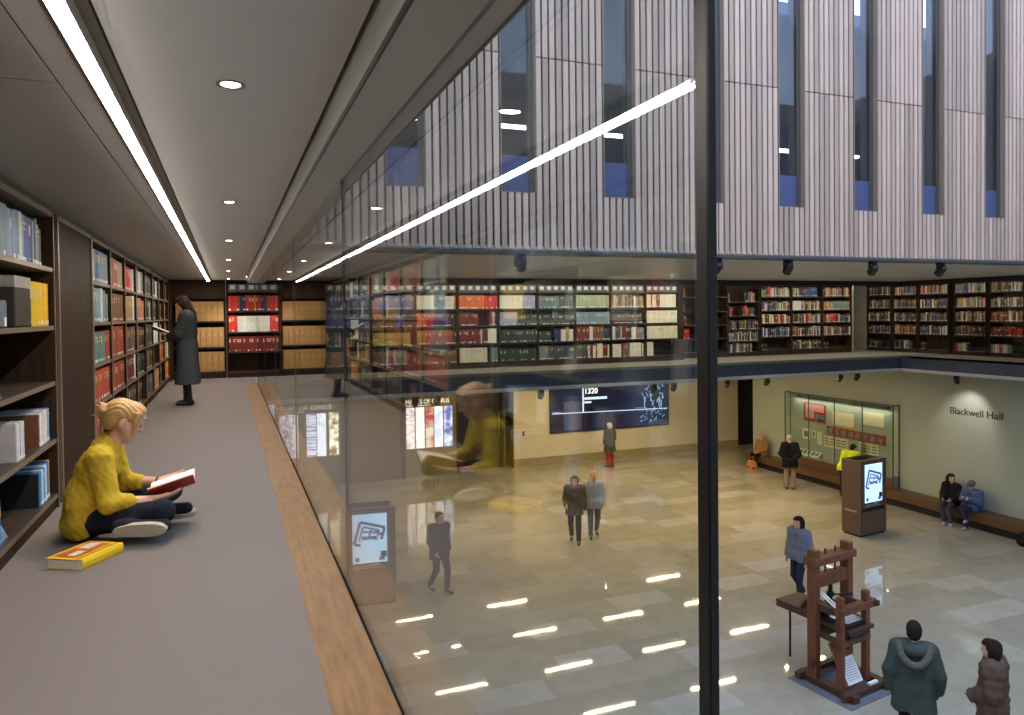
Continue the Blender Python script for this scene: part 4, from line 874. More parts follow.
def hand(v, w, d, n, side, curl=.35, s=1.0, spread=.1):
    """w wrist, d towards the fingers, n palm normal, side = direction of the thumb"""
    d = unit(d); n = unit(n-np.dot(n, d)*d); t = unit(side-np.dot(side, d)*d-np.dot(side, n)*n); p = lambda a, b, c: w+(a*d+b*t+c*n)*s
    for b in (-.026, -.009, .009, .026): v.cone(p(.012, b*.7, 0), p(.082, b, 0), .017*s, .013*s, .012)
    for b, L in ((.030, .072), (.010, .080), (-.010, .074), (-.029, .058)):
        dd = d+t*b*spread*20*.06; q = p(.085, b, 0)
        for k, (l, a) in enumerate(((.46, curl*.6), (.30, curl*1.5), (.24, curl*2.2))):
            e = q+unit(dd*math.cos(a)+n*math.sin(a))*L*l*s; v.cone(q, e, (.0095-.0009*k)*s, (.0088-.0009*k)*s, .004); q = e
    q = p(.022, .026, .004); e = q+unit(d*.65+t*.7+n*.25)*.045*s; v.cone(q, e, .015*s, .011*s, .01); v.cone(e, e+unit(d*.95+t*.15+n*.3)*.034*s, .011*s, .0085*s, .005)
SKIN = mat('skin', (206, 156, 130), .55, .35, noise=.05, nscale=20)
SKIND = mat('skin_tan', (180, 130, 104), .55, .35)
def stand(h=1.7, **o):
    k = h/1.7; J = dict(pel=V3(0, 0, .95), hipL=V3(-.09, 0, .92), hipR=V3(.09, 0, .92), kneeL=V3(-.10, .02, .50), kneeR=V3(.10, .02, .50), ankL=V3(-.10, -.03, .08), ankR=V3(.10, -.03, .08),
        toeL=V3(-.12, .13, .035), toeR=V3(.12, .13, .035), chest=V3(0, 0, 1.25), neck=V3(0, -.01, 1.45), shL=V3(-.175, -.01, 1.385), shR=V3(.175, -.01, 1.385), elL=V3(-.235, -.03, 1.12), elR=V3(.235, -.03, 1.12),
        wrL=V3(-.235, .05, .89), wrR=V3(.235, .05, .89), head=V3(0, .02, 1.585), hf=V3(0, 1, -.05))
    for a, b in o.items(): J[a] = np.array(b, float)
    for a in J:
        if a not in ('hf', 'hu'): J[a] = J[a]*k
    J['k'] = k; return J
def bbox(J, m=.25):
    P = np.array([v for k, v in J.items() if k not in ('hf', 'hu', 'k')]); return P.min(0)-m, P.max(0)+m
def torso(v, J, p, sh=.06, k=.05):
    K = J['k']; off = lambda a, b, t: a+(b-a)*t
    for s in 'LR':
        hp, s_ = J['hip'+s], J['sh'+s]; w = off(hp, s_, .45); w = w+(J['chest']*0+((J['hipL']+J['hipR'])/2+(J['shL']+J['shR'])/2)/2-w)*.22
        q = s_+(J['neck']-s_)*.28-(J['neck']-(J['hipL']+J['hipR'])/2)*.12
        v.cone(hp+(J['pel']-hp)*.2, w, (.105+p)*K, (.092+p)*K, k); v.cone(w, q, (.092+p)*K, (.098+p)*K, k)
    v.cone(J['shL'], J['shR'], (sh+p)*K, None, k)
def figure(label, loc, rz, J, parts, skin=None, vox=.009, hand_kw=None, eyes=False, hs=1.0, bp=-.012):
    skin = skin or SKIN; K = J['k']; t = thing('person', label, 'person', loc, rz); lo, hi = bbox(J)
    v = Vol(lo, hi, vox); torso(v, J, bp, .06 if bp > -.02 else .035, .05 if bp > -.02 else .02)
    v.cone(J['neck']-(J['neck']-J['pel'])*.08, J['head']+V3(0, 0, -.03), .056*K, .048*K, .03)
    for s in 'LR':
        v.cone(J['sh'+s], J['el'+s], .046*K, .038*K, .03); v.cone(J['el'+s], J['wr'+s], .037*K, .026*K, .02)
        v.cone(J['hip'+s], J['knee'+s], .078*K, .053*K, .03); v.cone(J['knee'+s], J['ank'+s]+(J['knee'+s]-J['ank'+s])*.55, .05*K, .052*K, .02); v.cone(J['ank'+s]+(J['knee'+s]-J['ank'+s])*.55, J['ank'+s], .052*K, .034*K, .02)
        v.cone(J['ank'+s]+V3(0, 0, -.02), J['toe'+s], .036*K, .026*K, .02)
        d = unit(J['wr'+s]-J['el'+s]); hk = (hand_kw or {}).get(s, {}); sg = -1 if s == 'R' else 1
        hand(v, J['wr'+s], hk.get('d', d), hk.get('n', V3(sg, 0, 0)), hk.get('t', V3(0, 1, .2)), hk.get('curl', .35), K*1.0)
    head(v, J, K*hs); v.build('body', skin, t)
    f, r, u = headframe(J)
    if eyes:
        for q in (-1, 1):
            c = J['head']+(.032*q*r+.084*f+.006*u)*K*hs; m = MB(); m.lathe((0, 0, 0), [(.0001, -.011), (.006, -.009), (.0095, -.0055), (.011, 0), (.0095, .0055), (.006, .009), (.0001, .011)], 12)
            o = m.build('eye', mat('eye_dark', (60, 48, 42), .2, .6), t, True); o.location = c
    for p in parts: p(t, J, lo, hi, vox)
    return t
def mk(name, m, fn, vox=None, label=None, folds=None):
    def go(t, J, lo, hi, vx):
        v = Vol(lo, hi, vox or vx); fn(v, J)
        if folds: v.folds(*folds)
        o = v.build(name, m, t)
        if label: o['label'] = label
    return go
def jacket(p=.02, hem=.78, flare=.02, sl=1.0, seat=False, collar=.0, hood=False):
    def fn(v, J):
        K = J['k']; torso(v, J, p, .062)
        for s in 'LR':
            v.cone(J['sh'+s], J['el'+s], (.058+p)*K, (.05+p)*K, .03); v.cone(J['el'+s], J['el'+s]+(J['wr'+s]-J['el'+s])*sl*.97, (.05+p)*K, (.040+p)*K, .02)
            if not seat:
                b = J['hip'+s]*1.0; b2 = np.array([b[0]*1.1, b[1], hem*K-.1]); v.cone(b, b2, (.108+p)*K, (.108+p+flare)*K, .05)
            else:
                v.cone(J['hip'+s], J['hip'+s]+(J['knee'+s]-J['hip'+s])*.35, (.095+p)*K, (.085+p)*K, .04)
        if collar: v.cone(J['neck']+V3(0, -.01, -.02), J['neck']+V3(0, 0, collar), (.068)*K, .066*K, .02)
        if hood: v.cone(J['neck']+V3(-.06, -.10, -.06), J['neck']+V3(.06, -.10, -.06), .07*K, None, .03); v.cone(J['neck']+V3(-.10, -.03, -.03), J['neck']+V3(.10, -.03, -.03), .05*K, None, .04)
        if not seat: v.cut((0, 0, hem*K), (0, 0, -1))
    return fn
def trousers(p=.012, w=0):
    def fn(v, J):
        K = J['k']; v.cone(J['hipL'], J['hipR'], (.10+p)*K, None, .03)
        for s in 'LR': v.cone(J['hip'+s], J['knee'+s], (.082+p)*K, (.058+p)*K, .03); v.cone(J['knee'+s], J['ank'+s]+V3(0, 0, .0), (.058+p+w)*K, (.044+p+w)*K, .02)
    return fn
def shoes(m, boot=0, sole=None):
    def go(t, J, lo, hi, vx):
        K = J['k']
        for s in 'LR':
            v = Vol(np.minimum(J['ank'+s], J['toe'+s])-.12-boot*.0, np.maximum(J['ank'+s], J['toe'+s])+.12+boot, vx*.8); a, b = J['ank'+s], J['toe'+s]; d = b-a; d[2] = 0; d = unit(d)
            v.cone(a+d*-.035+V3(0, 0, -.03), b, .042*K, .034*K, .02); v.cone(a, a+V3(0, 0, -.03), .045*K, .045*K, .02)
            if boot: v.cone(a, a+(J['knee'+s]-a)*(boot/.42), .05*K, .062*K, .02)
            v.cut((0, 0, min(a[2]-.078*K, b[2]-.034*K)+.002), (0, 0, -1)); v.build('boot' if boot else 'shoe', m, t)
    return go
def hair(m, length=.0, vol=.0, bun=None, bald=False, back=.0, hs=1.0, hat=False):
    def go(t, J, lo, hi, vx):
        f, r, u = headframe(J); c = J['head']; s = J['k']*hs; P = lambda a, b, h: c+(a*r+b*f+h*u)*s; v = Vol(c-.35, c+.25, min(vx*.75, .008))
        v.cone(P(0, -.036, .040), P(0, .020, .050), (.085+vol)*s, (.079+vol)*s, .01)
        if not bald: v.ell(P(0, -.055, -.01), (r, f, u), ((.078+vol)*s, (.055+vol)*s, .085*s), .02)
        if length:
            for a in (-.06, -.03, 0, .03, .06): v.cone(P(a, -.045, 0), P(a*1.05, -.055-back, -length), (.05+vol)*s, (.034+vol)*s, .03)
            for q in (-1, 1): v.cone(P(.075*q, .0, .02), P(.078*q, -.0, -length*.85), (.024+vol)*s, (.020+vol)*s, .02)
        # open the face
        if not hat:
            n = unit(f*.9-u*.42); v.cut(P(0, .052, .052), n) if not length else None
            if length:
                g = np.meshgrid(*v.ax, indexing='ij'); X = sum((g[i]-c[i])*f[i] for i in range(3)); Z = sum((g[i]-c[i])*u[i] for i in range(3))
                v.d = np.maximum(v.d, np.minimum(X-.045*s, .062*s-Z).astype(np.float32))
        if bun is not None: v.ell(P(*bun[:3]), (r, f, u), (bun[3]*s, bun[3]*s*.9, bun[3]*s*.95), .02)
        v.folds(.0025, 120, 3); v.build('hat' if hat else 'hair', m, t)
    return go
HB = mat('hair_dark', (44, 32, 27), .85, .08); HBL = mat('hair_blond', (176, 136, 84), .5, .35, noise=.25, nscale=30, stretch=(1, 1, 6)); HG = mat('hair_grey', (176, 170, 160), .7, .2); HBR = mat('hair_brown', (84, 62, 46), .6, .3); HLB = mat('hair_sandy', (168, 134, 100), .6, .3)
def cloth(n, c, **k): return mat(n, c, k.pop('rough', .9), .15, noise=k.pop('noise', .1), nscale=k.pop('ns', 40), bump=k.pop('bump', .3), bscale=k.pop('bs', 220))
# ---- seated reader on the carpet
R0_ = V3(-.70, 5.0, 0)
def w(x, y, z): return V3(x, y, z)-R0_
J = dict(k=1.0, pel=w(-.82, 5.01, .13), hipR=w(-.80, 4.92, .115), hipL=w(-.80, 5.11, .115), kneeR=w(-.385, 4.77, .165), kneeL=w(-.38, 5.38, .16), ankR=w(-.41, 5.10, .095), ankL=w(-.560, 4.735, .105), toeR=w(-.265, 5.06, .105), toeL=w(-.365, 4.685, .105),
         chest=w(-.75, 5.01, .42), neck=w(-.675, 5.015, .565), shR=w(-.715, 4.855, .495), shL=w(-.70, 5.175, .50), elR=w(-.665, 4.80, .235), elL=w(-.64, 5.235, .275), wrR=w(-.435, 4.86, .222), wrL=w(-.415, 5.15, .268), head=w(-.605, 5.01, .688), hf=V3(.90, .14, -.44))
def sit_sweater(v, J):
    for s in (-1, 1):
        o = lambda x, z, sp: w(x, 5.015+s*sp, z)
        v.cone(o(-.825, .115, .085), o(-.800, .25, .075), .118, .108, .05); v.cone(o(-.800, .25, .075), o(-.745, .42, .080), .108, .104, .05); v.cone(o(-.745, .42, .08), o(-.712, .50, .075), .104, .072, .05)
    v.cone(J['shL'], J['shR'], .064, None, .05); v.cone(w(-.70, 5.015, .53), w(-.685, 5.015, .552), .086, .07, .04)
    for s in 'LR': v.cone(J['sh'+s], J['el'+s], .070, .060, .03); v.cone(J['el'+s], J['el'+s]+(J['wr'+s]-J['el'+s])*.40, .060, .050, .02)
    v.cut(w(-.8, 5, .035), (.25, 0, -1)); v.folds(.005, 34, 4); v.folds(.002, 80, 9)
def sit_jeans(v, J):
    v.cone(w(-.83, 4.95, .105), w(-.83, 5.08, .105), .105, None, .03)
    for s in 'LR': v.cone(J['hip'+s], J['knee'+s], .094, .068, .03); v.cone(J['knee'+s], J['ank'+s], .066, .046, .03)
    v.folds(.003, 40, 8); v.cut(w(0, 5, .004), (0, 0, -1))
def sit_shoes(t, J, lo, hi, vx):
    DS = mat('shoe_black_suede', (34, 34, 38), .8, .2); SO = mat('shoe_sole_white', (176, 168, 150), .7, .2, noise=.06, nscale=60)
    for s, up in (('R', unit(V3(-.15, -.35, .8))), ('L', unit(V3(0, 1, .25)))):
        a = J['ank'+s]; b = J['toe'+s]; d = unit(b-a); up = unit(up-np.dot(up, d)*d); sd = np.cross(d, up); he = a-d*.05-up*.02
        v = Vol(np.minimum(he, b)-.12, np.maximum(he, b)+.12, .005); v.cone(he+up*.02, b+up*.0, .042, .036, .02); v.cone(a, a-up*.01, .050, .044, .02); v.cone(he+up*.03, a+up*.03, .04, .042, .02)
        v.cut(he-up*.018, -up); v.build('shoe', DS, t)
        m = MB(); ring = []
        for k in range(24):
            an = 2*PI*k/24; L = .148; ca, sa = math.cos(an), math.sin(an); wdt = .040+.012*(ca > 0)*ca
            ring.append((he+b)/2+d*(L*ca+.004)+sd*(wdt*sa*(1 if abs(ca) < .9 else .95)))
        top = [tuple(p-up*.012) for p in ring]; bot = [tuple(p-up*.042) for p in ring]
        m.add(top+bot, [tuple(range(24)), tuple(range(47, 23, -1))]+[(k, 24+k, 24+(k+1) % 24, (k+1) % 24) for k in range(24)]); m.build('shoe_sole', SO, t)
        if s == 'R':
            m = MB()
            for k in range(3): c = a+d*(.035+.028*k)-sd*.0; m.beam(c+sd*.046-up*.012, c+sd*.03+up*.028, .010, .006, tuple(d))
            m.build('shoe_stripe', SO, t)
def sit_bun(t, J, lo, hi, vx):
    f, r, u = headframe(J); c = J['head']; v = Vol(c-.3, c+.25, .0045); s = 1.05; P = lambda a, b, h: c+(a*r+b*f+h*u)*s
    v.cone(P(0, -.036, .036), P(0, .026, .046), .087*s, .080*s, .01); v.ell(P(0, -.06, -.0), (r, f, u), (.078*s, .055*s, .075*s), .02)
    n = unit(f*.95-u*.35); v.cut(P(0, .066, .045), n)
    for q in (-1, 1): v.cone(P(.072*q, .045, .07), P(.080*q, .058, .0), .016, .010, .012); v.cone(P(.080*q, .058, .0), P(.074*q, .066, -.055), .010, .004, .006)
    v.cone(P(-.02, .075, .078), P(.03, .088, .05), .016, .014, .01)
    v.ell(P(0, -.125, .020), (r, f, u), (.042, .036, .042), .015); v.cone(P(.0, -.12, .03), P(.02, -.172, .062), .020, .004, .01); v.cone(P(-.01, -.12, .02), P(-.035, -.168, .03), .018, .004, .01); v.cone(P(0, -.13, .0), P(.01, -.165, -.03), .016, .003, .01)
    g = np.meshgrid(*v.ax, indexing='ij'); U = sum((g[i]-c[i])*(u*.8+f*.5)[i] for i in range(3)); Rr = sum((g[i]-c[i])*r[i] for i in range(3)); Z_ = sum((g[i]-c[i])*u[i] for i in range(3)); X_ = sum((g[i]-c[i])*f[i] for i in range(3))
    v.d = v.d+(.0022*np.sin(170*(Z_*.75+X_*.25)+6*np.sin(40*Rr)+3*np.sin(30*X_))).astype(np.float32)
    v.build('hair', HBL, t)
bk_d = unit(V3(.256, .0, .080)); 
hk = dict(R=dict(d=unit(V3(.9, .22, .14)), n=unit(V3(-.15, .35, .9)), t=V3(.2, .9, -.2), curl=.22), L=dict(d=unit(V3(.92, -.12, .22)), n=unit(V3(-.2, -.6, .7)), t=V3(.1, -.8, .3), curl=.25))
def watch(t, J, lo, hi, vx):
    a = J['wrL']; d = unit(J['wrL']-J['elL']); MB().cyl(a-d*.028, a-d*.016, .0305, .0305, 20).build('wrist_strap', mat('strap_dark', (50, 44, 40), .6), t)
SWT = cloth('mustard_knit', (198, 164, 48), noise=.10, ns=60, bump=.5, bs=260); JEANS = cloth('dark_denim', (30, 32, 44), noise=.2, ns=30)
figure('person in a mustard sweater and dark jeans sitting cross-legged on the carpet, reading', tuple(R0_), 0, J,
       [mk('sweater', SWT, sit_sweater, .006), mk('jeans', JEANS, sit_jeans, .006), sit_shoes, sit_bun, watch], vox=.005, hand_kw=hk, eyes=True, hs=1.05, bp=-.040)
# open books: two leaves meeting at a spine
def open_book(label, A, B, wl, wr_, cover, th=.014, pages=None):
    """A..B spine, wl / wr_ vectors from the spine to the outer edge of each half"""
    t = thing('open_book', label, 'book', tuple((A+B)/2)); A, B = Vector(A-(A+B)/2), Vector(B-(A+B)/2); ctr = None
    cv = MB(); pg = MB()
    for wv in (wl, wr_):
        wv = Vector(wv); n = (B-A).cross(wv); n.normalize(); n = n if n.z > 0 else -n
        cv.slab(A-(B-A)*.012, B+(B-A)*.012, B+(B-A)*.012+wv*1.03, A-(B-A)*.012+wv*1.03, n if False else n, .004)
        # curved page block
        N = 6; vs = []; ax = (B-A)
        for k in range(N+1):
            q = k/N; hgt = th*(math.sin(PI*min(1, q*1.0+.0)*.75+.15)); 
            for e in (0, 1): vs += [A+ax*e+wv*q+n*.0005, A+ax*e+wv*q+n*(hgt+.001)]
        f = []
        for k in range(N):
            o = k*4; f += [(o+1, o+5, o+7, o+3), (o, o+2, o+6, o+4), (o, o+4, o+5, o+1), (o+2, o+3, o+7, o+6)]
        f += [(0, 1, 3, 2), (N*4, N*4+2, N*4+3, N*4+1)]; pg.add(vs, f)
    cv.build('cover', cover, t); pg.build('pages', pages or WHITE, t); return t
A_ = V3(-.462, 4.985, .205); B_ = V3(-.212, 4.985, .275)
open_book('open red book with white pages held by the person in the mustard sweater', A_, B_, V3(-.005, -.135, .080), V3(-.005, .150, .055), mat('book_red_orange', (186, 62, 38), .5), .016)
# thick yellow book lying on the carpet
t = thing('book', 'thick yellow paperback with a picture on its cover lying on the carpet', 'book', (-.745, 4.53, 0), math.radians(58))
YEL = mat('book_yellow', (226, 184, 30), .45, .4); Lb, Wb, Tb = .30, .215, .055
m = MB(); m.box(-Lb/2, Lb/2, -Wb/2, Wb/2, Tb-.003, Tb).box(-Lb/2, Lb/2, -Wb/2, Wb/2, 0, .003)
pr_ = [(-Wb/2, 0), (-Wb/2-.006, Tb*.3), (-Wb/2-.006, Tb*.7), (-Wb/2, Tb)]
m.add([(x, a, b2) for x in (-Lb/2, Lb/2) for a, b2 in pr_], [(i, i+1, 5+i, 4+i) for i in range(3)]); m.build('cover', YEL, t)
MB().box(-Lb/2+.004, Lb/2-.004, -Wb/2, Wb/2-.004, .003, Tb-.003).build('pages', PAGES, t)
pc = MB().box(-Lb/2+.02, Lb/2-.02, -Wb/2+.055, Wb/2-.016, Tb, Tb+.0008).build('cover_picture', mat('cover_orange', (178, 92, 36), .45, .4, noise=.5, nscale=9), t)
MB().box(-Lb/2+.0, Lb/2-.0, -Wb/2+.030, -Wb/2+.038, Tb, Tb+.0008).build('cover_stripe', BLACK, t)
MB().box(.02, .12, .0, .07, Tb+.0008, Tb+.0012).box(-.10, -.02, -.02, .03, Tb+.0008, Tb+.0012).build('cover_highlight', mat('cover_pale', (206, 186, 170), .5), t)
# ---- standing reader at the shelves (faces the left wall)
CO = cloth('charcoal_wool', (58, 60, 62), noise=.14, ns=60)
J = stand(1.63, elL=(-.20, .10, 1.12), elR=(.20, .10, 1.12), wrL=(-.09, .235, 1.08), wrR=(.10, .235, 1.06), head=(0, .055, 1.565), hf=(.0, 1, -.55), toeL=(-.10, .14, .035), toeR=(.10, .14, .035), ankL=(-.07, -.02, .08), ankR=(.09, .03, .08), toeL_=(0, 0, 0))
J.pop('toeL_')
hk2 = dict(R=dict(d=unit(V3(-.35, .8, .25)), n=V3(-.3, -.2, .9), t=V3(-.3, .3, .9), curl=.5), L=dict(d=unit(V3(.3, .8, .25)), n=V3(.3, -.2, .9), t=V3(.3, .3, .9), curl=.5))
SW_ = (-.575, 11.93, 0)
figure('person in a long charcoal coat standing at the shelves, reading', SW_, math.radians(86), J, [mk('coat', CO, jacket(.030, .34, .055, 1, collar=.04), .008, folds=(.004, 16, 2)), mk('tights', BLACK, trousers(-.016)), shoes(BLACK, .22), hair(HB, .20, .008, back=.0)], vox=.008, hand_kw=hk2, eyes=True)
q = lambda a, b, c: V3(SW_[0]-b, SW_[1]+a, c)
open_book('open white book in the hands of the person in the charcoal coat', q(.01, .235, 1.045), q(.01, .46, 1.145), V3(0, -.13, .045), V3(0, .13, .045), mat('book_dark_cover', (40, 42, 40), .6), .014)
# ---- visitors in the hall
def at(px, py, rz_face, label, J, parts, **k):
    p = onZ(px, py, ZH); return figure(label, (p.x, p.y, ZH), rz_face, J, parts, **k)
DKT = cloth('dark_trousers', (40, 40, 46)); BLK = cloth('black_wool', (26, 27, 30)); TAUPE = cloth('taupe_trousers', (132, 118, 102)); LEA = mat('shoe_leather_dark', (34, 26, 22), .4, .4)
OLG = cloth('olive_coat', (70, 70, 52)); REDT = cloth('red_trousers', (160, 66, 52))
at(610, 467.3, math.radians(6), 'person in an olive coat and red trousers watching the video screen', stand(1.66, elL=(-.22, .0, 1.12), elR=(.22, .0, 1.12), wrL=(-.17, .15, .93), wrR=(.17, .15, .93), toeL=(-.14, .12, .035)), [mk('coat', OLG, jacket(.026, .62, .03), folds=(.004, 18, 1)), mk('trousers', REDT, trousers(.01, .012)), shoes(LEA), hair(mat('hair_white', (226, 220, 206), .7, .2), 0, .008)])
at(790, 489, math.radians(-42), 'person in a black coat, hands held behind the back, before the glass case', stand(1.76, elL=(-.27, -.10, 1.13), elR=(.27, -.10, 1.13), wrL=(-.05, -.20, .93), wrR=(.05, -.20, .93)), [mk('coat', BLK, jacket(.03, .70, .02), folds=(.004, 18, 5)), mk('trousers', TAUPE, trousers(.012, .012)), shoes(LEA), hair(HG, 0, .0, bald=True)], hand_kw=dict(R=dict(d=V3(-.9, -.1, -.2), n=V3(0, -1, 0), t=V3(0, 0, 1)), L=dict(d=V3(.9, -.1, -.2), n=V3(0, -1, 0), t=V3(0, 0, 1))))
YJ = cloth('yellow_jacket', (206, 220, 40), noise=.05)
at(846, 497, math.radians(-72), 'person in a bright yellow jacket bending over the glass case behind the kiosk', stand(1.72, chest=(0, .22, 1.2), neck=(0, .36, 1.34), shL=(-.18, .30, 1.30), shR=(.18, .30, 1.30), elL=(-.24, .32, 1.03), elR=(.24, .32, 1.03), wrL=(-.16, .46, .92), wrR=(.16, .42, .9), head=(0, .47, 1.44), hf=(0, 1, -.6), pel=(0, -.06, .95), hipL=(-.09, -.06, .92), hipR=(.09, -.06, .92)), [mk('jacket', YJ, jacket(.035, .84, .0), folds=(.006, 20, 5)), mk('trousers', DKT, trousers(.015, .012)), shoes(LEA), hair(HB, 0, .002)])
GRN = cloth('parka_green', (66, 74, 68), noise=.12); FUR = cloth('hood_fur', (92, 90, 80), ns=90, noise=.3)
def ph(px, py, h): # place so that the head top falls where it does
    lo_, hi_ = 2., 12.
    for _ in range(40):
        y = (lo_+hi_)/2; p = onY(px, py, y)
        if p.z-ZH > h: lo_ = y
        else: hi_ = y
    return p
def fur(v, J):
    K = J['k']
    for a in range(10):
        t0, t1 = PI*a/10, PI*(a+1)/10; P = lambda t: J['neck']+V3(.175*math.cos(t), -.06-.16*math.sin(t), .0-.20*math.sin(t)); v.cone(P(t0), P(t1), .042, None, .01)
    v.folds(.004, 120, 3)
p = ph(914, 623, 1.76)
figure('person in a green parka with a fur trimmed hood walking away by the press', (p.x, p.y, ZH), math.radians(-48), stand(1.76, kneeL=(-.10, .12, .50), ankL=(-.10, .10, .09), toeL=(-.11, .26, .04), kneeR=(.10, -.02, .5), ankR=(.10, -.22, .12), toeR=(.10, -.07, .04), elL=(-.27, -.05, 1.10), elR=(.27, -.02, 1.10), wrL=(-.27, .02, .87), wrR=(.27, .08, .87)), [mk('parka', GRN, jacket(.036, .62, .03, hood=True), folds=(.005, 18, 3)), mk('hood_trim', FUR, fur), mk('trousers', JEANS, trousers(.012)), shoes(LEA), hair(HB, 0, .004)])
p = ph(993, 641, 1.66)
BRN = cloth('brown_quilted', (92, 72, 60), noise=.12)
figure('person in a brown padded coat and scarf walking at the lower right corner', (p.x, p.y, ZH), math.radians(28), stand(1.66, kneeL=(-.10, .14, .5), ankL=(-.10, .16, .09), toeL=(-.11, .32, .04), kneeR=(.1, -.04, .5), ankR=(.1, -.24, .12), toeR=(.1, -.09, .04), wrL=(-.14, .18, 1.0), wrR=(.25, .1, .9)), [mk('coat', BRN, jacket(.055, .45, .03, collar=.05), folds=(.008, 34, 2)), mk('scarf', cloth('scarf_mauve', (120, 92, 92)), lambda v, J: [v.cone(J['neck']+V3(.07*math.cos(a), .06*math.sin(a), .0), J['neck']+V3(.07*math.cos(a+.7), .06*math.sin(a+.7), .0), .042, None, .01) for a in np.arange(0, 6.3, .7)]), mk('trousers', DKT, trousers(.01)), shoes(LEA), hair(HB, .12, .006)])
at(440, 592, math.radians(200), 'person in dark clothes walking beside the near kiosk towards the viewer', stand(1.68, kneeL=(-.10, .14, .5), ankL=(-.10, .12, .09), toeL=(-.11, .28, .04), kneeR=(.1, .02, .5), ankR=(.1, -.22, .13), toeR=(.1, -.08, .04), elL=(-.23, -.08, 1.12), wrL=(-.22, .02, .9), elR=(.23, .0, 1.12), wrR=(.22, .14, .95)), [mk('jacket', cloth('dusk_jacket', (62, 60, 66)), jacket(.03, .74, .01), folds=(.004, 18, 4)), mk('trousers', cloth('grey_blue_trousers', (66, 64, 72)), trousers(.012)), shoes(LEA), hair(HBR, 0, .004)], eyes=True)
at(575, 542.5, math.radians(150), 'person in a dark brown jacket, left of two walking in the middle of the hall', stand(1.70, kneeL=(-.10, .12, .5), ankL=(-.10, .10, .09), toeL=(-.11, .26, .04), ankR=(.1, -.24, .13), toeR=(.1, -.1, .04), wrR=(.2, .2, 1.0)), [mk('jacket', cloth('brown_jacket', (86, 74, 60)), jacket(.03, .72, .01), folds=(.004, 18, 6)), mk('trousers', DKT, trousers(.012)), shoes(LEA), hair(HBR, .06, .006)], eyes=True)
at(594, 537, math.radians(160), 'person in a pale blue jacket, right of two walking in the middle of the hall', stand(1.70, kneeR=(.10, .12, .5), ankR=(.10, .10, .09), toeR=(.11, .26, .04), ankL=(-.1, -.24, .13), toeL=(-.1, -.1, .04)), [mk('jacket', cloth('pale_blue_jacket', (146, 150, 152)), jacket(.03, .76, .01), folds=(.004, 18, 7)), mk('trousers', cloth('steel_trousers', (92, 92, 96)), trousers(.012)), shoes(LEA), hair(HLB, 0, .004)], eyes=True)
at(799, 600, math.radians(100), 'person in a blue grey top walking behind the wooden press', stand(1.68, kneeL=(-.10, .12, .5), ankL=(-.10, .10, .09), toeL=(-.11, .26, .04), ankR=(.1, -.24, .13), toeR=(.1, -.1, .04)), [mk('jacket', cloth('blue_grey_top', (112, 118, 134)), jacket(.025, .82, .0), folds=(.004, 18, 8)), mk('trousers', cloth('navy_trousers', (44, 46, 62)), trousers(.012)), shoes(LEA), hair(HB, .10, .006)], eyes=True)
# seated on the bench (they face the hall, -X)
def seat(h=1.7, **o):
    J = dict(pel=(0, 0, .53), hipL=(-.09, 0, .53), hipR=(.09, 0, .53), kneeL=(-.11, .42, .51), kneeR=(.11, .42, .51), ankL=(-.10, .44, .08), ankR=(.10, .44, .08), toeL=(-.12, .60, .035), toeR=(.12, .60, .035), chest=(0, -.02, .83), neck=(0, .0, 1.03), shL=(-.175, -.01, .965), shR=(.175, -.01, .965), elL=(-.23, .04, .72), elR=(.23, .04, .72), wrL=(-.10, .26, .62), wrR=(.10, .26, .62), head=(0, .04, 1.165))
    J.update(o); return stand(h, **J)
TANC = cloth('tan_coat', (142, 106, 70))
def on_bench(px, py, label, dy, J, parts, ang=90, **k):
    p = onX(px, py, XH-.30); return figure(label, (XH-.30, p.y, ZH), math.radians(ang), J, parts, **k)
on_bench(762, 452, 'person in a tan coat sitting at the far end of the bench', 0, seat(1.66, hf=(0, 1, -.3)), [mk('coat', TANC, jacket(.035, 0, 0, seat=True), folds=(.004, 18, 3)), mk('trousers', BLK, trousers(.01)), shoes(BLACK, .2), hair(HLB, .14, .01)], ang=96, eyes=True)
on_bench(952, 497, 'person in a black jacket turned aside, sitting on the bench', 0, seat(1.70, hf=(-.85, .5, .05), shL=(-.16, .0, .965), elL=(-.28, .10, .74), wrL=(-.20, .30, .66), kneeL=(-.20, .42, .51), kneeR=(.02, .44, .51), ankL=(-.26, .52, .08), toeL=(-.36, .64, .035), ankR=(-.10, .52, .08), toeR=(-.18, .66, .035)), [mk('jacket', BLK, jacket(.03, 0, 0, seat=True), folds=(.004, 18, 3)), mk('jeans', cloth('grey_denim', (58, 62, 72)), trousers(.012)), shoes(mat('trainer_pale', (176, 172, 162), .7)), hair(HB, .10, .008)], ang=96, eyes=True)
on_bench(973, 504, 'person in a blue fleece and grey cap slumped on the bench, hands together', 0, seat(1.68, hf=(-.2, .9, -.45), head=(-.02, .10, 1.13), neck=(0, .04, 1.01), shL=(-.18, .02, .945), shR=(.175, .02, .945), wrL=(-.03, .26, .78), wrR=(.03, .27, .78), elL=(-.25, .08, .70), elR=(.25, .08, .70), kneeR=(.02, .46, .56), ankR=(-.16, .54, .30), toeR=(-.20, .68, .26), kneeL=(-.06, .42, .51)), [mk('fleece', cloth('blue_fleece', (78, 92, 130)), jacket(.035, 0, 0, seat=True), folds=(.004, 18, 5)), mk('trousers', cloth('navy_trousers', (44, 46, 62)), trousers(.012)), shoes(mat('trainer_pale', (176, 172, 162), .7)), hair(mat('cap_grey', (92, 90, 84), .9), 0, .008, hat=True, bald=True)], ang=94, eyes=True)
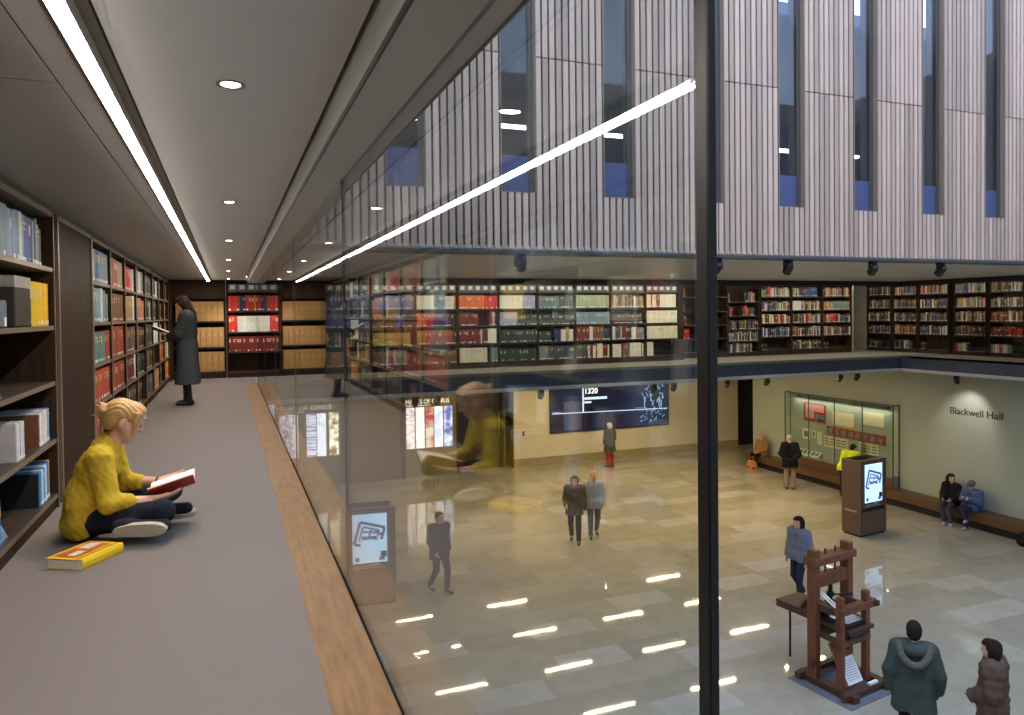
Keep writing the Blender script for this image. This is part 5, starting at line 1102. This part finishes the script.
# orange bag
p = onZ(757, 467, ZH); t = thing('handbag', 'orange leather handbag standing on the floor by the seated person in tan', 'handbag', (17.93, 21.72, ZH), math.radians(-70))
OB = mat('bag_leather_orange', (176, 104, 52), .5, .4)
MB().add([(-.20, -.09, 0), (.20, -.09, 0), (.20, .09, 0), (-.20, .09, 0), (-.17, -.03, .30), (.17, -.03, .30), (.17, .03, .30), (-.17, .03, .30)], [(3, 2, 1, 0), (4, 5, 6, 7), (0, 1, 5, 4), (1, 2, 6, 5), (2, 3, 7, 6), (3, 0, 4, 7)]).build('body', OB, t)
for y in (-.035, .035):
    m = MB(); pts = [Vector((-.10+.2*i/10, y, .29+.14*math.sin(PI*i/10))) for i in range(11)]
    for a, b2 in zip(pts[:-1], pts[1:]): m.cyl(a, b2, .009, .009, 8)
    m.build('handle', OB, t)
# ---- wooden hand press
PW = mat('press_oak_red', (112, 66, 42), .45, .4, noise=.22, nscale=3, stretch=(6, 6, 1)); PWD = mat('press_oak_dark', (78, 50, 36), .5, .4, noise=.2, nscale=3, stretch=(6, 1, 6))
rz = math.atan2(.12, .81); t = thing('printing_press', 'old reddish brown wooden hand press with paper on its bed, on the hall floor', 'printing press', (8.84, 8.66, ZH), rz)
W2, D0, D1 = .40, -.28, .19    # half width between posts, front and rear rows (local y)
struct_ = MB().box(-.62, .62, -.62, .50, 0, .012).build('floor_mat', mat('press_mat_grey', (104, 104, 112), .8), t)
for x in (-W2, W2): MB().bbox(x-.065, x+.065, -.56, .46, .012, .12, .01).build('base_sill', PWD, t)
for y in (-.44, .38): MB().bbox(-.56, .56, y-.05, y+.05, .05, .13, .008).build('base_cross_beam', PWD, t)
for x in (-W2, W2): MB().bbox(x-.062, x+.062, D1-.08, D1+.08, .12, 2.10, .01).build('main_post', PW, t)
for x in (-.40, .20): MB().bbox(x-.048, x+.048, D0-.05, D0+.05, .12, 1.50, .008).build('front_post', PW, t)
MB().bbox(-.50, .50, D1-.12, D1+.12, 1.86, 1.98, .008).build('cap_beam', PW, t)
MB().bbox(-W2, W2, D1-.06, D1+.06, 1.50, 1.70, .008).build('head_beam', PW, t)
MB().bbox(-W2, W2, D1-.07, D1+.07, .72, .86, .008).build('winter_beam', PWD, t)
MB().bbox(-.47, .40, D0-.055, D0+.055, 1.22, 1.34, .008).build('front_rail', PW, t); MB().bbox(-.45, .27, D0-.045, D0+.045, .74, .84, .008).build('front_rail', PW, t)
for x in (-.37, .24): MB().bbox(x-.03, x+.03, D0, D1, 1.18, 1.28, .006).build('side_rail', PWD, t); MB().bbox(x-.028, x+.028, D0, D1, .76, .84, .006).build('side_rail', PWD, t)
for x in (-.46, .36): MB().bbox(x-.02, x+.07 if x > 0 else x+.02, D0-.09, D0-.05, 1.24, 1.32, .004).build('tenon_peg', PWD, t)
m = MB()
for x in (-.12, .12): m.cyl((x, D1, 1.98), (x, D1, 2.07), .014).cyl((x, D1, 1.70), (x, D1, 1.86), .014)
m.build('iron_bolts', BLACK, t)
MB().cyl((0, D1, 1.50), (0, D1, 1.16), .035, .03, 14).cyl((0, D1, 1.36), (0, D1, 1.30), .06, .06, 14).build('screw_spindle', BLACK, t)
MB().cyl((0, D1-.05, 1.33), (.28, D1-.10, 1.30), .013).cyl((.28, D1-.10, 1.30), (.36, D1-.14, 1.30), .022, .02, 12).build('bar_handle', BLACK, t)
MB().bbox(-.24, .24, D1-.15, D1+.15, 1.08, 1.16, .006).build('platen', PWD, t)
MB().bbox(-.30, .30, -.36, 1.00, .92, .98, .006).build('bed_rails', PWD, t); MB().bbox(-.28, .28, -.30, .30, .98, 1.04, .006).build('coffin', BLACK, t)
sh = MB().add([(-.20, -.26, 1.045), (.2, -.26, 1.045), (.2, .06, 1.045), (-.2, .06, 1.045), (.2, .10, 1.14), (-.2, .10, 1.14)], [(0, 1, 2, 3), (3, 2, 4, 5)]).build('paper_sheet', WHITE, t)
MB().cyl((-.30, -.36, .90), (.16, -.36, .90), .03, .03, 14).cyl((-.06, -.36, .90), (.0, -.36, .90), .035, .035, 12).build('winch_roller', BLACK, t)
MB().bbox(-.28, .28, .40, 1.02, .98, 1.03, .006).build('rear_table', PWD, t)
m = MB(); prf = [(-.28+.56*i/12, .13*math.sin(PI*i/12)) for i in range(13)]
m.add([(x, y, 1.03+z) for y in (.55, .60) for x, z in prf], [tuple(range(13)), tuple(range(25, 12, -1))]+[(i, 13+i, 14+i, i+1) for i in range(12)]); m.build('arched_rest', PW, t)
MB().cyl((.02, .98, .0), (.02, .98, .98), .018).build('prop_leg', BLACK, t)
m = MB()
for x in (-.30, -.24): m.beam((x, .30, 1.48), (x+.06, -.24, 1.16), .03, .012)
m.build('tympan_frame', mat('tympan_cream', (226, 220, 204), .7), t)
m = MB(); m.slab((-.34, -.04, .70), (.06, -.04, .70), (.06, -.34, .15), (-.34, -.34, .15), (0, -.9, .4), .03); m.build('sloped_board', mat('slope_board_brown', (150, 102, 66), .6), t)
m = MB(); m.slab((-.31, -.175, .50), (.03, -.175, .50), (.03, -.355, .17), (-.31, -.355, .17), (0, -.9, .4), .004); o = m.build('leaflet', WHITE, t)
MB().obox((.14, -.44, .145), (.20, .05, .03), 0).build('name_plate', WHITE, t)
m = MB()
for k in range(9):
    y = -.203-.0157*k; z = .455-.0287*k; m.beam((-.28, y-.004, z), (0, y-.004, z), .006, .002, (0, -.9, .4))
m.build('leaflet_text', GREYBOX, t)
for (x, y, z) in ((-W2-.06, D1-.02, .34), (-.45, D0, .80), (-.45, D0, 1.06)): MB().bbox(x-.05, x+.03, y-.05, y+.05, z-.05, z+.05, .006).build('wedge', PWD, t)
# things on the nearest bookcase
def lying(lab, loc, size, col, rz=0, name='box_file', cat='box'):
    t = thing(name, lab, cat, loc, rz); MB().bbox(-size[0]/2, size[0]/2, -size[1]/2, size[1]/2, 0, size[2], .008).build('case', mat('c_'+'_'.join(map(str, col)), col, .7, .2, noise=.08), t); return t
t = lying('blue grey box with a white label on the second shelf of the nearest bookcase', (XB-.14, 4.72, 1.27), (.22, .20, .155), (92, 104, 122)); MB().box(.11, .1115, .04, .08, .01, .06).build('white_card', WHITE, t)
t = lying('grey patterned box lying on top of others beside the yellow magazines', (XB-.14, 5.12, 1.27), (.24, .36, .30), (56, 50, 42)); MB().box(-.12, .121, -.182, .181, .235, .302).build('lid', mat('box_lid_marbled', (150, 146, 140), .6, .3, noise=.4, nscale=14), t)
def leaning(lab, y, z, w_, h_, m1):
    t = thing('magazine', lab, 'magazine', (XB-.05, y, z)); m = MB(); m.slab((0, -w_/2, 0), (0, w_/2, 0), (-.12, w_/2, h_), (-.12, -w_/2, h_), (1, 0, .4), .012); m.build('cover', m1, t); m = MB()
    m.slab((.0008-.02, -w_*.4, h_*.17), (.0008-.02, w_*.4, h_*.17), (.0008-.095, w_*.4, h_*.79), (.0008-.095, -w_*.4, h_*.79), (1, 0, .4), .001); return t
MG = mat('cover_landscape', (110, 130, 150), .35, .5, noise=.6, nscale=7)
leaning('glossy picture book leaning face out on the middle shelf at the left edge', 4.66, .885, .20, .22, mat('cover_glossy_mix', (150, 132, 118), .3, .5, noise=.6, nscale=12))
leaning('landscape picture book leaning face out on the bottom shelf', 4.70, .10, .22, .27, MG)
leaning('blue picture book leaning face out on the fourth shelf at the left edge', 4.55, .485, .18, .22, mat('cover_blue_sky', (90, 120, 170), .3, .5, noise=.5, nscale=8))
p = onZ(1021, 545, ZH)
t = thing('rucksack', 'small black rucksack on the floor by the bench at the right edge', 'bag', (17.96, p.y-.1, ZH)); v = Vol(V3(-.3, -.3, -.05), V3(.3, .3, .5), .012); v.cone((0, -.05, .12), (0, .05, .12), .12, .11, .05); v.cone((0, 0, .12), (0, .02, .26), .12, .08, .05); v.cut((0, 0, .0), (0, 0, -1)); v.build('body', BLK, t); MB().beam((-.10, -.03, .10), (-.06, -.02, .3), .03, .012).build('strap', BLACK, t)
# ------------------------------------------------------------------ light
w = bpy.data.worlds.new('sky'); SC.world = w; w.use_nodes = True
bg = w.node_tree.nodes['Background']; bg.inputs['Color'].default_value = (.50, .66, 1.0, 1); bg.inputs['Strength'].default_value = 2.7
def area(name, loc, size, e, colr, rot=(0, 0, 0)):
    l = bpy.data.lights.new(name, 'AREA'); l.shape = 'RECTANGLE'; l.size, l.size_y = size; l.energy = e; l.color = colr
    o = bpy.data.objects.new(name, l); COL.objects.link(o); o.location = loc; o.rotation_euler = rot; return o
# lamps hidden above the bulkheads of the far and right galleries
t = thing('cove_light', 'hidden strip lamp behind the far gallery bulkhead', 'light', (0, YE+.35, CEIL-.004))
area('far_cove', (7.6, YE+.35, CEIL-.02), (10.4, .06), 120, (1, .9, .74), (.45, 0, 0))
area('far_cove_b', (15.5, YE+.4, CEIL-.02), (5, .06), 45, (1, .9, .74), (.45, 0, 0))
area('right_cove', (XE+.35, 14, CEIL-.02), (.06, 7), 22, (1, .86, .66), (0, -.5, 0))
bpy.data.objects.remove(t)
area('case_glow', (XC+.11, (ya+yb)/2, zt-.2), (.10, 4.0), 9, (1, .95, .86), (0, 0, 0))
vs = SC.view_settings; vs.view_transform = 'Standard'; vs.look = 'None'; vs.exposure = .6; vs.gamma = 1; vs.use_curve_mapping = False
SC.cycles.use_denoising = True; SC.cycles.max_bounces = 10; SC.cycles.diffuse_bounces = 3; SC.cycles.glossy_bounces = 4; SC.cycles.transparent_max_bounces = 24; SC.cycles.caustics_reflective = False; SC.cycles.caustics_refractive = False
SC.cycles.sample_clamp_indirect = 6
